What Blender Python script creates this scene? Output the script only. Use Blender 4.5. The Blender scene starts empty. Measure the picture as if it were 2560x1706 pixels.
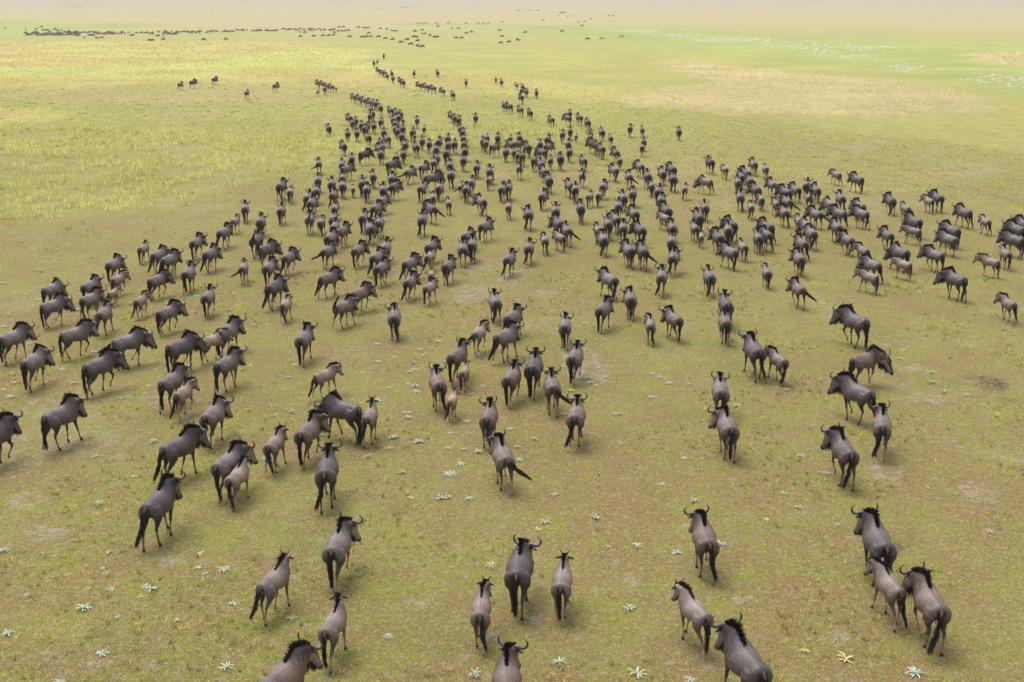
import bpy, math, random
import numpy as np
from mathutils import Matrix, Vector

# ---------------------------------------------------------------- camera, world, sun, exposure
F_PX, CX, CY, CAM_H = 2850.0, 1280.0, 853.0, 14.9
FAR = 1.40                     # distance unit used by the cover thresholds
PITCH = math.atan((CY + 6.0) / F_PX)
sc = bpy.context.scene
C = sc.collection
cam_d = bpy.data.cameras.new("camera")
cam_d.sensor_width = 36.0
cam_d.lens = 36.0 * F_PX / 2560.0
cam_d.clip_end = 30000.0
cam = bpy.data.objects.new("camera", cam_d)
C.objects.link(cam)
cam.location = (0, 0, CAM_H)
cam.rotation_euler = (math.pi / 2 - PITCH, 0, 0)
sc.camera = cam

SUN_EL, SUN_AZ = math.radians(66), math.radians(-35)      # azimuth clockwise from +Y
world = bpy.data.worlds.new("World")
sc.world = world
world.use_nodes = True
wn = world.node_tree
bg = wn.nodes["Background"]
sky = wn.nodes.new("ShaderNodeTexSky")
sky.sky_type = 'NISHITA'
sky.sun_disc = False
sky.sun_elevation = SUN_EL
sky.sun_rotation = SUN_AZ
sky.dust_density = 3.0
sky.air_density = 1.0
hs = wn.nodes.new("ShaderNodeHueSaturation")
hs.inputs["Saturation"].default_value = 0.38
wn.links.new(sky.outputs[0], hs.inputs["Color"])
wn.links.new(hs.outputs[0], bg.inputs[0])
bg.inputs[1].default_value = 0.15
sun_d = bpy.data.lights.new("sun", 'SUN')
sun_d.energy = 1.3
sun_d.angle = math.radians(34)
sun_d.color = (1.0, 0.95, 0.87)
sun = bpy.data.objects.new("sun", sun_d)
C.objects.link(sun)
sd = Vector((math.sin(SUN_AZ) * math.cos(SUN_EL), math.cos(SUN_AZ) * math.cos(SUN_EL), math.sin(SUN_EL)))
sun.rotation_euler = sd.to_track_quat('Z', 'Y').to_euler()
sun.location = (0, 0, 60)
sc.view_settings.view_transform = 'Standard'
sc.view_settings.look = 'None'
sc.view_settings.exposure = 0.60
sc.view_settings.gamma = 1.0

rng = np.random.default_rng(7)
random.seed(7)
SP, CP = math.sin(PITCH), math.cos(PITCH)


def ground(u, v, z=0.0):
    """photo pixel -> point at height z on the plain"""
    dx, dy = (u - CX) / F_PX, -(v - CY) / F_PX
    Y, Z = CP + dy * SP, -SP + dy * CP
    t = (z - CAM_H) / Z
    return dx * t, Y * t


def pixel(X, Y, Z=0.0):
    dz = Z - CAM_H
    d = Y * CP - dz * SP
    return CX + F_PX * X / d, CY - F_PX * (Y * SP + dz * CP) / d


def tag(o, label=None, cat=None, group=None, kind=None):
    if label: o['label'] = label
    if cat: o['category'] = cat
    if group: o['group'] = group
    if kind: o['kind'] = kind
    return o


# ---------------------------------------------------------------- smooth value noise (numpy)
_T = rng.random((256, 256))


def vnoise(x, y, o=0):
    x = x + o * 17.3; y = y + o * 31.7
    xi, yi = np.floor(x).astype(int), np.floor(y).astype(int)
    fx, fy = x - xi, y - yi
    fx, fy = fx * fx * (3 - 2 * fx), fy * fy * (3 - 2 * fy)
    a, b = _T[xi % 256, yi % 256], _T[(xi + 1) % 256, yi % 256]
    c, d = _T[xi % 256, (yi + 1) % 256], _T[(xi + 1) % 256, (yi + 1) % 256]
    return (a * (1 - fx) + b * fx) * (1 - fy) + (c * (1 - fx) + d * fx) * fy


def fbm(x, y, s, o=0, n=4):
    t, w, k = 0, 0, 1.0
    for i in range(n):
        t = t + k * vnoise(x / s, y / s, o + i * 3); w += k
        s *= 0.5; k *= 0.6
    return t / w


def sstep(a, b, x):
    t = np.clip((x - a) / (b - a), 0, 1)
    return t * t * (3 - 2 * t)


def inside(px, py, poly):
    r = np.zeros(px.shape, bool)
    n = len(poly)
    for i in range(n):
        x0, y0 = poly[i]; x1, y1 = poly[(i + 1) % n]
        if y0 == y1: continue
        c = ((y0 > py) != (y1 > py)) & (px < (x1 - x0) * (py - y0) / (y1 - y0) + x0)
        r ^= c
    return r


# vegetation zones: outlines read off the photograph, carried onto the plain as world polygons
def wpoly(pts):
    return [ground(u, max(v, 2.0)) for u, v in pts]


Z_TALL = wpoly([(-900, 318), (60, 300), (180, 322), (330, 318), (560, 322), (880, 312), (870, 350), (840, 410), (700, 442),
                (600, 475), (480, 510), (330, 530), (150, 545), (-900, 640)])
Z_TALL2 = wpoly([(870, 330), (1000, 320), (1180, 318), (1330, 300), (1460, 310), (1440, 350), (1380, 378), (1230, 372),
                 (1100, 385), (960, 395), (880, 400)])
Z_BAND = wpoly([(-900, 108), (0, 104), (700, 106), (930, 128), (900, 150), (1010, 190), (1180, 178), (1420, 208), (1560, 222),
                (1500, 262), (1330, 240), (1180, 228), (1040, 222), (930, 208), (800, 212), (640, 210), (480, 206),
                (300, 210), (60, 222), (-900, 240)])
Z_BAND2 = wpoly([(-300, 284), (80, 276), (190, 284), (170, 300), (20, 312), (-300, 322)])
Z_STRAW = wpoly([(1630, 155), (1720, 152), (1900, 172), (2150, 196), (2380, 220), (2470, 250), (2480, 282), (2300, 285),
                 (2050, 292), (1800, 280), (1560, 262), (1500, 240), (1600, 225), (1800, 215), (1720, 180)])
Z_STRAW2 = wpoly([(2400, 132), (2560, 128), (3200, 130), (3200, 165), (2560, 172), (2430, 150)])
Z_LUSH = wpoly([(-900, 52), (0, 51), (230, 56), (500, 60), (410, 66), (150, 78), (80, 96), (-900, 108)])
Z_LUSH2 = wpoly([(960, 56), (1280, 60), (1560, 64), (1760, 66), (1900, 88), (2250, 100), (2560, 106), (3400, 112), (3400, 330),
                 (2560, 250), (2300, 190), (2100, 165), (1900, 150), (1700, 130), (1500, 105), (1200, 72), (960, 62)])
Z_SHORT = wpoly([(-900, 240), (60, 222), (480, 207), (900, 212), (1400, 240), (1900, 300), (2560, 380), (3400, 420),
                 (3400, 4000), (-3400, 4000), (-900, 640)])
Z_WHITE = wpoly([(1540, 76), (1620, 74), (1760, 90), (1980, 98), (2200, 116), (2330, 120), (2230, 132), (2190, 150), (2380, 176),
                 (2560, 196), (2760, 215), (2760, 240), (2560, 228), (2400, 200), (2280, 188), (2200, 162), (2060, 148),
                 (1960, 120), (1760, 105), (1620, 90)])
BARE = [(1597, 463, 22, 6), (2180, 533, 50, 11), (1252, 441, 22, 5), (1238, 406, 14, 4), (1205, 662, 60, 20),
        (1360, 735, 34, 10), (1180, 735, 60, 26), (1285, 690, 50, 16), (1475, 930, 70, 30), (1440, 885, 60, 26), (2320, 1000, 60, 14),
        (2120, 960, 40, 12), (2240, 965, 50, 12), (2430, 1230, 60, 30), (2200, 1180, 50, 26), (60, 1250, 45, 22), (700, 1290, 24, 10),
        (1330, 1560, 40, 18), (2090, 1590, 60, 20), (620, 1080, 20, 8), (1230, 1600, 30, 16), (2290, 925, 50, 14), (430, 1400, 40, 18),
        (1580, 1450, 30, 20), (120, 1330, 50, 22), (300, 1590, 34, 18), (1050, 1500, 30, 14), (1850, 1500, 40, 16)]
DARK = [(2475, 963, 46, 22), (2440, 945, 26, 12), (2520, 1000, 34, 12), (2240, 1370, 30, 16)]
BARE_W = [(ground(u, v), ground(u + a, v)[0] - ground(u, v)[0], abs(ground(u, v + b)[1] - ground(u, v)[1])) for u, v, a, b in BARE]
DARK_W = [(ground(u, v), ground(u + a, v)[0] - ground(u, v)[0], abs(ground(u, v + b)[1] - ground(u, v)[1])) for u, v, a, b in DARK]


def zones(X, Y):
    """per-point cover of the plain: tall tuft grass, straw, lush, short, bare, dark earth, brown tint, green tint"""
    R = np.hypot(X, Y) / FAR
    w = np.clip(R * 0.018, 0.3, 14)
    keys = {'tall': (Z_TALL, Z_TALL2), 'band': (Z_BAND, Z_BAND2), 'straw': (Z_STRAW, Z_STRAW2), 'lush': (Z_LUSH, Z_LUSH2),
            'short': (Z_SHORT,), 'white': (Z_WHITE,)}
    m = {q: np.zeros_like(X) for q in keys}
    S_ = 4
    for i in range(S_):
        jx = (fbm(X, Y, 6, 1) - .5) * w * 3.0 + (fbm(X, Y, 1.6, 5 + i * 7, 2) - .5) * (1.2 + w * 1.6)
        jy = (fbm(X, Y, 6, 2) - .5) * w * 5.0 + (fbm(X, Y, 1.6, 6 + i * 7, 2) - .5) * (1.2 + w * 4.0) + (i - 1.5) * w * .9
        x, y = X + jx, Y + jy
        for q, ps in keys.items():
            r = inside(x, y, ps[0])
            for p_ in ps[1:]: r = r | inside(x, y, p_)
            m[q] += r / S_
    m['lush'] = m['lush'] * (1 - m['straw'])
    b = np.zeros_like(X); d = np.zeros_like(X)
    nz = (fbm(X, Y, 1.6, 11) - .5) * 1.6
    for (c, a, bb) in BARE_W:
        b = np.maximum(b, 1 - sstep(.55, 1.25, np.hypot((X - c[0]) / a, (Y - c[1]) / bb) + nz))
    for (c, a, bb) in DARK_W:
        d = np.maximum(d, 1 - sstep(.6, 1.2, np.hypot((X - c[0]) / a, (Y - c[1]) / bb) + nz))
    soil = sstep(.57, .72, fbm(X, Y, 3.2, 21)) * sstep(.42, .6, fbm(X, Y, 14, 25, 3)) * .75
    m['bare'] = np.clip(np.maximum(b, soil * m['short']), 0, 1)
    m['dark'] = d
    m['brown'] = sstep(.40, .66, fbm(X, Y, 5.0, 31)) * .7 + sstep(.42, .6, fbm(X, Y, 22, 35, 3)) * .45
    m['green'] = sstep(.48, .70, fbm(X, Y, 3.6, 41))
    return m


def lerp(a, b, t):
    return a * (1 - t[:, None]) + b * t[:, None]


K = lambda *c: np.array(c, float)
C_GREEN, C_YEL, C_BRN = K(.148, .160, .044), K(.258, .232, .076), K(.238, .156, .078)
C_SOIL, C_DARK = K(.33, .27, .235), K(.085, .055, .045)
C_TALL, C_BAND, C_STRAW = K(.30, .295, .10), K(.46, .39, .145), K(.50, .41, .21)
C_LUSH, C_PLAIN = K(.33, .375, .11), K(.365, .35, .115)


def cover_colour(X, Y, m):
    n = X.shape[0]
    R = np.hypot(X, Y) / FAR
    col = np.repeat(C_PLAIN[None], n, 0)
    mid = np.repeat(K(.37, .36, .11)[None], n, 0)
    col = lerp(col, mid, 1 - sstep(150, 330, R))
    far = K(.43, .365, .18)
    col = lerp(col, np.repeat(far[None], n, 0), sstep(300, 520, R + (fbm(X, Y, 120, 61) - .5) * 160))
    s = np.repeat(C_YEL[None], n, 0)
    s = lerp(s, np.repeat(C_GREEN[None], n, 0), m['green'] * .6)
    s = lerp(s, np.repeat(C_BRN[None], n, 0), np.clip(m['brown'], 0, 1) * .8)
    s = lerp(s, np.repeat(K(.355, .365, .100)[None], n, 0), sstep(40, 120, R) * .85)
    s = lerp(s, np.repeat(C_SOIL[None], n, 0), m['bare'] * .35 * sstep(60, 90, R))
    s = lerp(s, np.repeat(K(.46, .33, .17)[None], n, 0), sstep(.5, .7, fbm(X, Y, 30, 71)) * .55 * sstep(50, 90, R))
    col = lerp(col, s, m['short'])
    for k, c in (('tall', C_TALL), ('band', C_BAND), ('straw', C_STRAW), ('lush', C_LUSH)):
        c2 = np.repeat(c[None], n, 0)
        c2 = c2 * (0.82 + .36 * fbm(X, Y, 9 if k != 'lush' else 30, 81)[:, None])
        if k == 'band':
            c2 = lerp(c2, np.repeat(K(.46, .46, .15)[None], n, 0), sstep(.45, .6, fbm(X, Y, 40, 91)))
        col = lerp(col, c2, m[k] * .9)
    col = lerp(col, np.repeat(C_DARK[None], n, 0), m['dark'])
    return np.clip(col, 0, 1)


# ---------------------------------------------------------------- mesh and material helpers
def mesh_np(name, co, quads=None, tris=None, col=None, smooth=True):
    me = bpy.data.meshes.new(name)
    co = np.asarray(co, np.float32)
    nq = 0 if quads is None else len(quads)
    nt = 0 if tris is None else len(tris)
    parts = []
    if nq: parts.append(np.asarray(quads, np.int32).ravel())
    if nt: parts.append(np.asarray(tris, np.int32).ravel())
    loops = np.concatenate(parts)
    tot = np.concatenate([np.full(nq, 4, np.int32), np.full(nt, 3, np.int32)])
    st = np.concatenate([[0], np.cumsum(tot)[:-1]]).astype(np.int32)
    me.vertices.add(len(co)); me.vertices.foreach_set("co", co.ravel())
    me.loops.add(len(loops)); me.loops.foreach_set("vertex_index", loops)
    me.polygons.add(nq + nt)
    me.polygons.foreach_set("loop_start", st)
    me.polygons.foreach_set("use_smooth", np.full(nq + nt, smooth))
    me.update(calc_edges=True)
    if col is not None:
        a = me.color_attributes.new("coat", 'FLOAT_COLOR', 'POINT')
        c4 = np.ones((len(co), 4), np.float32); c4[:, :3] = col
        a.data.foreach_set("color", c4.ravel())
    return me


def link(name, me, parent=None, mat=None):
    o = bpy.data.objects.new(name, me)
    C.objects.link(o)
    if parent is not None: o.parent = parent
    if mat is not None and not me.materials: me.materials.append(mat)
    return o


def new_mat(name, rough=.7, spec=.3):
    m = bpy.data.materials.new(name)
    m.use_nodes = True
    nt = m.node_tree
    b = nt.nodes["Principled BSDF"]
    b.inputs["Roughness"].default_value = rough
    b.inputs["Specular IOR Level"].default_value = spec
    return m, nt, b


def coat_material(name, rough, spec, bump=.25, scale=60, tinted=True, mottled=.22):
    m, nt, b = new_mat(name, rough, spec)
    N, L = nt.nodes, nt.links
    at = N.new("ShaderNodeAttribute"); at.attribute_name = "coat"
    no = N.new("ShaderNodeTexNoise"); no.inputs["Scale"].default_value = 12; no.inputs["Detail"].default_value = 9; no.inputs["Roughness"].default_value = .65
    tc = N.new("ShaderNodeTexCoord"); L.new(tc.outputs["Object"], no.inputs["Vector"])
    mr = N.new("ShaderNodeMapRange"); mr.inputs["To Min"].default_value = 1 - mottled; mr.inputs["To Max"].default_value = 1 + mottled
    mr.inputs["From Min"].default_value = .3; mr.inputs["From Max"].default_value = .7
    L.new(no.outputs["Fac"], mr.inputs["Value"])
    mul = N.new("ShaderNodeVectorMath"); mul.operation = 'SCALE'
    L.new(at.outputs["Color"], mul.inputs[0]); L.new(mr.outputs[0], mul.inputs["Scale"])
    out = mul.outputs[0]
    if tinted:
        oi = N.new("ShaderNodeObjectInfo")
        m2 = N.new("ShaderNodeVectorMath"); m2.operation = 'MULTIPLY'
        L.new(out, m2.inputs[0]); L.new(oi.outputs["Color"], m2.inputs[1])
        out = m2.outputs[0]
    L.new(out, b.inputs["Base Color"])
    if bump:
        n2 = N.new("ShaderNodeTexNoise"); n2.inputs["Scale"].default_value = scale; n2.inputs["Detail"].default_value = 3
        mp = N.new("ShaderNodeMapping"); mp.inputs["Scale"].default_value = (.35, 1, .5)
        L.new(tc.outputs["Object"], mp.inputs["Vector"]); L.new(mp.outputs[0], n2.inputs["Vector"])
        bp = N.new("ShaderNodeBump"); bp.inputs["Strength"].default_value = bump; bp.inputs["Distance"].default_value = .02
        L.new(n2.outputs["Fac"], bp.inputs["Height"]); L.new(bp.outputs[0], b.inputs["Normal"])
    return m


M_COAT = coat_material("short_coat", .46, .55, .7, 42, mottled=.30)
M_HAIR = coat_material("long_hair", .6, .3, 0, tinted=False, mottled=.1)
M_HORN = coat_material("horn_keratin", .4, .45, .2, 90, tinted=False, mottled=.2)
M_BLADE = coat_material("grass_blades", .85, .05, 0, tinted=False, mottled=.0)


def upright_normal(m_):
    """thin leaves let light through, so a sward shades like its ground rather than blade by blade"""
    nt_ = m_.node_tree
    b_ = nt_.nodes["Principled BSDF"]
    g_ = nt_.nodes.new("ShaderNodeNewGeometry")
    v1 = nt_.nodes.new("ShaderNodeVectorMath"); v1.operation = 'SCALE'; v1.inputs["Scale"].default_value = .35
    v2 = nt_.nodes.new("ShaderNodeVectorMath"); v2.operation = 'ADD'; v2.inputs[1].default_value = (0, 0, .9)
    v3 = nt_.nodes.new("ShaderNodeVectorMath"); v3.operation = 'NORMALIZE'
    nt_.links.new(g_.outputs["Normal"], v1.inputs[0]); nt_.links.new(v1.outputs[0], v2.inputs[0])
    nt_.links.new(v2.outputs[0], v3.inputs[0]); nt_.links.new(v3.outputs[0], b_.inputs["Normal"])


def let_light_through(m_):
    nt_ = m_.node_tree
    b_ = nt_.nodes["Principled BSDF"]
    tr = nt_.nodes.new("ShaderNodeBsdfTranslucent"); mx = nt_.nodes.new("ShaderNodeAddShader")
    nt_.links.new(b_.inputs["Base Color"].links[0].from_socket, tr.inputs["Color"])
    nt_.links.new(b_.outputs[0], mx.inputs[0]); nt_.links.new(tr.outputs[0], mx.inputs[1])
    nt_.links.new(mx.outputs[0], nt_.nodes["Material Output"].inputs["Surface"])


upright_normal(M_BLADE)
let_light_through(M_BLADE)
M_LEAF = coat_material("plant_leaves", .55, .3, .1, 30, tinted=False, mottled=.12)
M_FLECK = coat_material("white_petals", .7, .2, 0, tinted=False, mottled=.1)
upright_normal(M_FLECK)
let_light_through(M_FLECK)

# ---------------------------------------------------------------- the plain
ang = np.concatenate([np.linspace(-180, -36, 26)[:-1], np.linspace(-36, 36, 621), np.linspace(36, 180, 26)[1:-1]]) * math.pi / 180
rad = np.concatenate([[0.5, 4], np.geomspace(9, 12000, 800)])
A_, R_ = np.meshgrid(ang, rad)
gx, gy = (np.sin(A_) * R_).ravel(), (np.cos(A_) * R_).ravel()
na, nr = len(ang), len(rad)
zz = (fbm(gx, gy, 1.4, 3, 3) - .5) * .05 * (np.hypot(gx, gy) < 190)
ii = np.arange(nr - 1)[:, None] * na + np.arange(na)[None, :]
jj = np.arange(nr - 1)[:, None] * na + (np.arange(na)[None, :] + 1) % na
quads = np.stack([ii, jj, jj + na, ii + na], -1).reshape(-1, 4)[:, ::-1]
gm = zones(gx, gy)
gcol = cover_colour(gx, gy, gm)
co = np.stack([gx, gy, zz], 1)
co = np.vstack([co, [[0, 0, 0]]])
ctr = len(co) - 1
fan = np.stack([np.full(na, ctr), np.arange(na), (np.arange(na) + 1) % na], 1)[:, ::-1]
gcol = np.vstack([gcol, gcol[:1]])
me = mesh_np("ground", co, quads, fan, gcol)
rough_grass = np.clip(gm['tall'] + gm['band'] + gm['straw'], 0, 1)
a = me.attributes.new("rough_grass", 'FLOAT', 'POINT')
a.data.foreach_set("value", np.append(rough_grass, 0).astype(np.float32))
a = me.attributes.new("bare_soil", 'FLOAT', 'POINT')
a.data.foreach_set("value", np.append(gm['bare'], 0).astype(np.float32))

mg, nt, b = new_mat("savanna_ground", .9, .1)
N, L = nt.nodes, nt.links
geo = N.new("ShaderNodeNewGeometry")
at = N.new("ShaderNodeAttribute"); at.attribute_name = "coat"
ab = N.new("ShaderNodeAttribute"); ab.attribute_name = "bare_soil"


def noise(scale, detail=4, rough=.6, sx=1, sy=1):
    mp = N.new("ShaderNodeMapping"); mp.inputs["Scale"].default_value = (sx, sy, 1)
    L.new(geo.outputs["Position"], mp.inputs["Vector"])
    n = N.new("ShaderNodeTexNoise"); n.inputs["Scale"].default_value = scale
    n.inputs["Detail"].default_value = detail; n.inputs["Roughness"].default_value = rough
    L.new(mp.outputs[0], n.inputs["Vector"])
    return n.outputs["Fac"]


def ramp(fac, lo, hi, a0, a1):
    r = N.new("ShaderNodeMapRange"); r.inputs["From Min"].default_value = lo; r.inputs["From Max"].default_value = hi
    r.inputs["To Min"].default_value = a0; r.inputs["To Max"].default_value = a1
    L.new(fac, r.inputs["Value"]); return r.outputs[0]


def mix(fac, c1, c2, mode='MIX'):
    n = N.new("ShaderNodeMix"); n.data_type = 'RGBA'; n.blend_type = mode
    for s, v in ((n.inputs[0], fac), (n.inputs[6], c1), (n.inputs[7], c2)):
        if hasattr(v, "is_output"): L.new(v, s)
        else: s.default_value = v if not isinstance(v, tuple) else (*v, 1)
    return n.outputs[2]


base = at.outputs["Color"]


def maths(op, a_, b_):
    n = N.new("ShaderNodeMath"); n.operation = op
    for s_, v in ((n.inputs[0], a_), (n.inputs[1], b_)):
        if hasattr(v, "is_output"): L.new(v, s_)
        else: s_.default_value = v
    return n.outputs[0]


c = base
c = mix(ramp(noise(.45, 6, .75), .46, .58, 0, .80), c, (.235, .225, .050))
c = mix(ramp(noise(.62, 6, .78), .485, .58, 0, .75), c, (.238, .155, .078))
c = mix(ramp(noise(1.7, 6, .8), .54, .64, 0, .75), c, (.15, .185, .03))
bare = maths('ADD', noise(2.3, 7, .8), maths('MULTIPLY', ab.outputs["Fac"], .085))
c = mix(ramp(bare, .54, .66, 0, .8), c, (.34, .29, .25))
c = mix(ramp(noise(7, 5, .75), .50, .66, .0, .6), c, (.44, .40, .11))
c = mix(ramp(noise(5.3, 5, .75), .56, .70, .0, .6), c, (.22, .12, .055))
fine = ramp(noise(24, 5, .8), .34, .66, .38, 1.55)
vm = N.new("ShaderNodeVectorMath"); vm.operation = 'SCALE'
L.new(c, vm.inputs[0]); L.new(fine, vm.inputs["Scale"])
c2 = vm.outputs[0]
cd = N.new("ShaderNodeVectorMath"); cd.operation = 'LENGTH'; L.new(geo.outputs["Position"], cd.inputs[0])
farfac = ramp(cd.outputs["Value"], 80, 300, 0, 1)
# farther off only the broader streaks are left
f3 = mix(ramp(noise(.30, 7, .75), .50, .62, 0, .42), base, (.38, .40, .09))
f3 = mix(ramp(noise(.38, 7, .75), .53, .62, 0, .40), f3, (.43, .31, .16))
f3 = mix(maths('MULTIPLY', ramp(noise(.9, 5, .75), .60, .66, 0, .7), ramp(cd.outputs["Value"], 170, 350, 1, 0)), f3, (.33, .46, .07))
soft = ramp(noise(.05, 7, .7), .38, .62, .86, 1.14)
vm2 = N.new("ShaderNodeVectorMath"); vm2.operation = 'SCALE'
L.new(f3, vm2.inputs[0]); L.new(soft, vm2.inputs["Scale"])
f4 = mix(ramp(cd.outputs["Value"], 240, 560, 0, 1), vm2.outputs[0], base)
c3 = mix(farfac, c2, f4)
L.new(c3, b.inputs["Base Color"])
bp = N.new("ShaderNodeBump"); bp.inputs["Strength"].default_value = .8; bp.inputs["Distance"].default_value = .06
L.new(noise(14, 5, .7), bp.inputs["Height"]); L.new(bp.outputs[0], b.inputs["Normal"])
g = link("ground", me, None, mg)
tag(g, "open plain of short grazed yellow green grass under the herd", "ground", kind="structure")


def gz(x, y):
    x = np.atleast_1d(np.asarray(x, float)); y = np.atleast_1d(np.asarray(y, float))
    return (fbm(x, y, 1.4, 3, 3) - .5) * .05 * (np.hypot(x, y) < 190)


def blades(name, bx, by, h, wdt, lean, col, bends=1):
    """many single grass blades: base points, heights, widths -> triangles"""
    n = len(bx)
    th = rng.random(n) * 2 * math.pi
    ph = rng.random(n) * 2 * math.pi
    l = lean * (.3 + rng.random(n))
    sx, sy = np.cos(th) * wdt / 2, np.sin(th) * wdt / 2
    z0 = gz(bx, by) - .01
    tx, ty = bx + np.cos(ph) * l * h, by + np.sin(ph) * l * h
    co = np.empty((n, 3, 3))
    co[:, 0] = np.stack([bx - sx, by - sy, z0], 1)
    co[:, 1] = np.stack([bx + sx, by + sy, z0], 1)
    co[:, 2] = np.stack([tx, ty, z0 + h * (1 - .35 * l)], 1)
    tris = np.arange(n * 3).reshape(-1, 3)
    cc = np.repeat(col, 3, 0)
    return mesh_np(name, co.reshape(-1, 3), None, tris, cc, smooth=False)


def scatter(n, rmin, rmax, amax=44, power=1.0):
    rmin, rmax, amax = rmin * FAR * 1.1, rmax * FAR, amax * .72
    """points in the viewing wedge, density falling with distance"""
    u = rng.random(n)
    r = (rmin ** power + u * (rmax ** power - rmin ** power)) ** (1 / power) if power else rmin * (rmax / rmin) ** u
    a = (rng.random(n) * 2 - 1) * math.radians(amax)
    return np.sin(a) * r, np.cos(a) * r


# short sward close to the camera
X, Y = scatter(270000, 12, 75, 46, power=.35)
m = zones(X, Y)
keep = (rng.random(len(X)) > m['bare'] * .85) & (m['tall'] + m['band'] < .5) & (m['dark'] < .5)
X, Y = X[keep], Y[keep]; m = {k: v[keep] for k, v in m.items()}
R = np.hypot(X, Y) / FAR
h = (.03 + .08 * rng.random(len(X)) ** 2) * (1 + (rng.random(len(X)) < .02) * 1.6)
base = cover_colour(X, Y, {**m, 'bare': m['bare'] * 0})
t = rng.random((len(X), 1))
dry = K(.50, .37, .15)
base = base * (.6 + .95 * rng.random((len(X), 1)))
base = np.where(rng.random((len(X), 1)) < .30 * (.4 + m['brown'][:, None]), base * .3 + dry * .7, base)
base = np.where(rng.random((len(X), 1)) < .40 * m['brown'][:, None], K(.24, .12, .055), base)
base = base * .80
base = np.where(rng.random((len(X), 1)) < .10, K(.24, .34, .05), base)
me = blades("short_grass", X, Y, h, .010 + R * .00045, .9, base)
tag(link("short_grass", me, None, M_BLADE), "sparse short grass blades over the grazed ground around the nearest animals", "grass", kind="stuff")


X, Y = scatter(150000, 60, 190, 46, power=.9)
m = zones(X, Y)
k = (m['short'] > .5) & (m['tall'] + m['band'] + m['straw'] < .5) & (m['bare'] < .5)
X, Y = X[k], Y[k]; m = {q: v[k] for q, v in m.items()}
base = cover_colour(X, Y, m) * (.45 + .75 * rng.random((len(X), 1)))
base = np.where(rng.random((len(X), 1)) < .22, K(.20, .24, .05), base)
base = np.where(rng.random((len(X), 1)) < .16, K(.26, .19, .10), base)
me = blades("short_grass", X, Y, .06 + .10 * rng.random(len(X)), .05 + np.hypot(X, Y) / FAR * .0009, .9, base)
tag(link("short_grass", me, None, M_BLADE), "thin short grass over the grazed ground around the farther animals", "grass", kind="stuff")

# tall tufts
def tufts(name, cx, cy, hh, rr, nb, col, var=.3, wk=.00055):
    n = len(cx)
    bx = np.repeat(cx, nb) + rng.normal(0, 1, n * nb) * np.repeat(rr, nb) * .4
    by = np.repeat(cy, nb) + rng.normal(0, 1, n * nb) * np.repeat(rr, nb) * .4
    H = np.repeat(hh, nb) * (.5 + .7 * rng.random(n * nb))
    D = np.hypot(bx, by) / FAR
    cc = np.repeat(col, nb, 0) * (1 - var + 2 * var * rng.random((n * nb, 1)))
    return blades(name, bx, by, H,   .012 + D * wk, .55, np.clip(cc, 0, 1))


X, Y = scatter(42000, 38, 150, 44, power=1.4)
m = zones(X, Y)
lone = (rng.random(len(X)) < .05) & inside(X, Y, wpoly([(-200, 500), (600, 460), (420, 560), (200, 620), (60, 680), (-200, 690)]))
k = ((m['tall'] > .5) & (fbm(X, Y, 2.4, 101, 2) > .42)) | lone
X, Y = X[k], Y[k]
base = cover_colour(X, Y, {q: v[k] for q, v in m.items()})
br = sstep(.4, .65, fbm(X, Y, 5, 111))
base = lerp(base * K(1.28, 1.28, 1.20), np.repeat(K(.47, .44, .18)[None], len(X), 0), br * .5)
me = tufts("tall_grass", X, Y, .36 + .38 * rng.random(len(X)), np.full(len(X), .36), 15, base, .42)
tag(link("tall_grass", me, None, M_BLADE), "tall yellow green tussock grass beside the herd", "grass", kind="stuff")

X, Y = scatter(60000, 85, 420, 40, power=1.0)
m = zones(X, Y)
k = ((m['band'] > .5) | (m['straw'] > .5)) & (fbm(X, Y, 5, 121, 2) > .42)
X, Y = X[k], Y[k]; mk = {q: v[k] for q, v in m.items()}
base = cover_colour(X, Y, mk) * .98
me = tufts("dry_grass", X, Y, .38 + .3 * rng.random(len(X)), np.full(len(X), .6), 6, base * 1.05, .22)
tag(link("dry_grass", me, None, M_BLADE), "pale dry straw coloured grass stands on the far plain", "grass", kind="stuff")

# lime coloured low clumps scattered over the short ground
X, Y = scatter(4200, 14, 170, 44, power=1.2)
m = zones(X, Y)
R = np.hypot(X, Y) / FAR
k = (m['short'] > .5) & (m['tall'] < .5) & (m['bare'] < .4) & (rng.random(len(X)) < .16 + .6 * sstep(55, 95, R)) & (fbm(X, Y, 18, 131) > .40)
X, Y = X[k], Y[k]
base = np.repeat(K(.24, .35, .04)[None], len(X), 0) * (.8 + .5 * rng.random((len(X), 1)))
me = tufts("green_clumps", X, Y, .08 + .08 * rng.random(len(X)) + np.hypot(X, Y) * .0006, .16 + .36 * rng.random(len(X)) + np.hypot(X, Y) * .0015, 36, base, .3)
tag(link("green_clumps", me, None, M_BLADE), "low bright lime green clumps dotted over the grazed ground", "grass", kind="stuff")

# ankle high tufts in the nearest grass
X, Y = scatter(11000, 12, 48, 46, power=.8)
m = zones(X, Y)
k = (m['bare'] < .3) & (m['tall'] < .5) & (fbm(X, Y, 3.0, 161, 3) > .53)
X, Y = X[k], Y[k]; mk = {q: v[k] for q, v in m.items()}
base = cover_colour(X, Y, {**mk, 'bare': mk['bare'] * 0}) * 1.0
gr = (rng.random((len(X), 1)) < .5)
base = np.where(gr, K(.24, .30, .06), base)
base = np.where(rng.random((len(X), 1)) < .25, K(.46, .37, .14), base)
me = tufts("grass_tufts", X, Y, .08 + .13 * rng.random(len(X)), .05 + .12 * rng.random(len(X)), 14, base, .35)
tag(link("grass_tufts", me, None, M_BLADE), "ankle high green and straw tufts among the nearest animals", "grass", kind="stuff")

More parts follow.
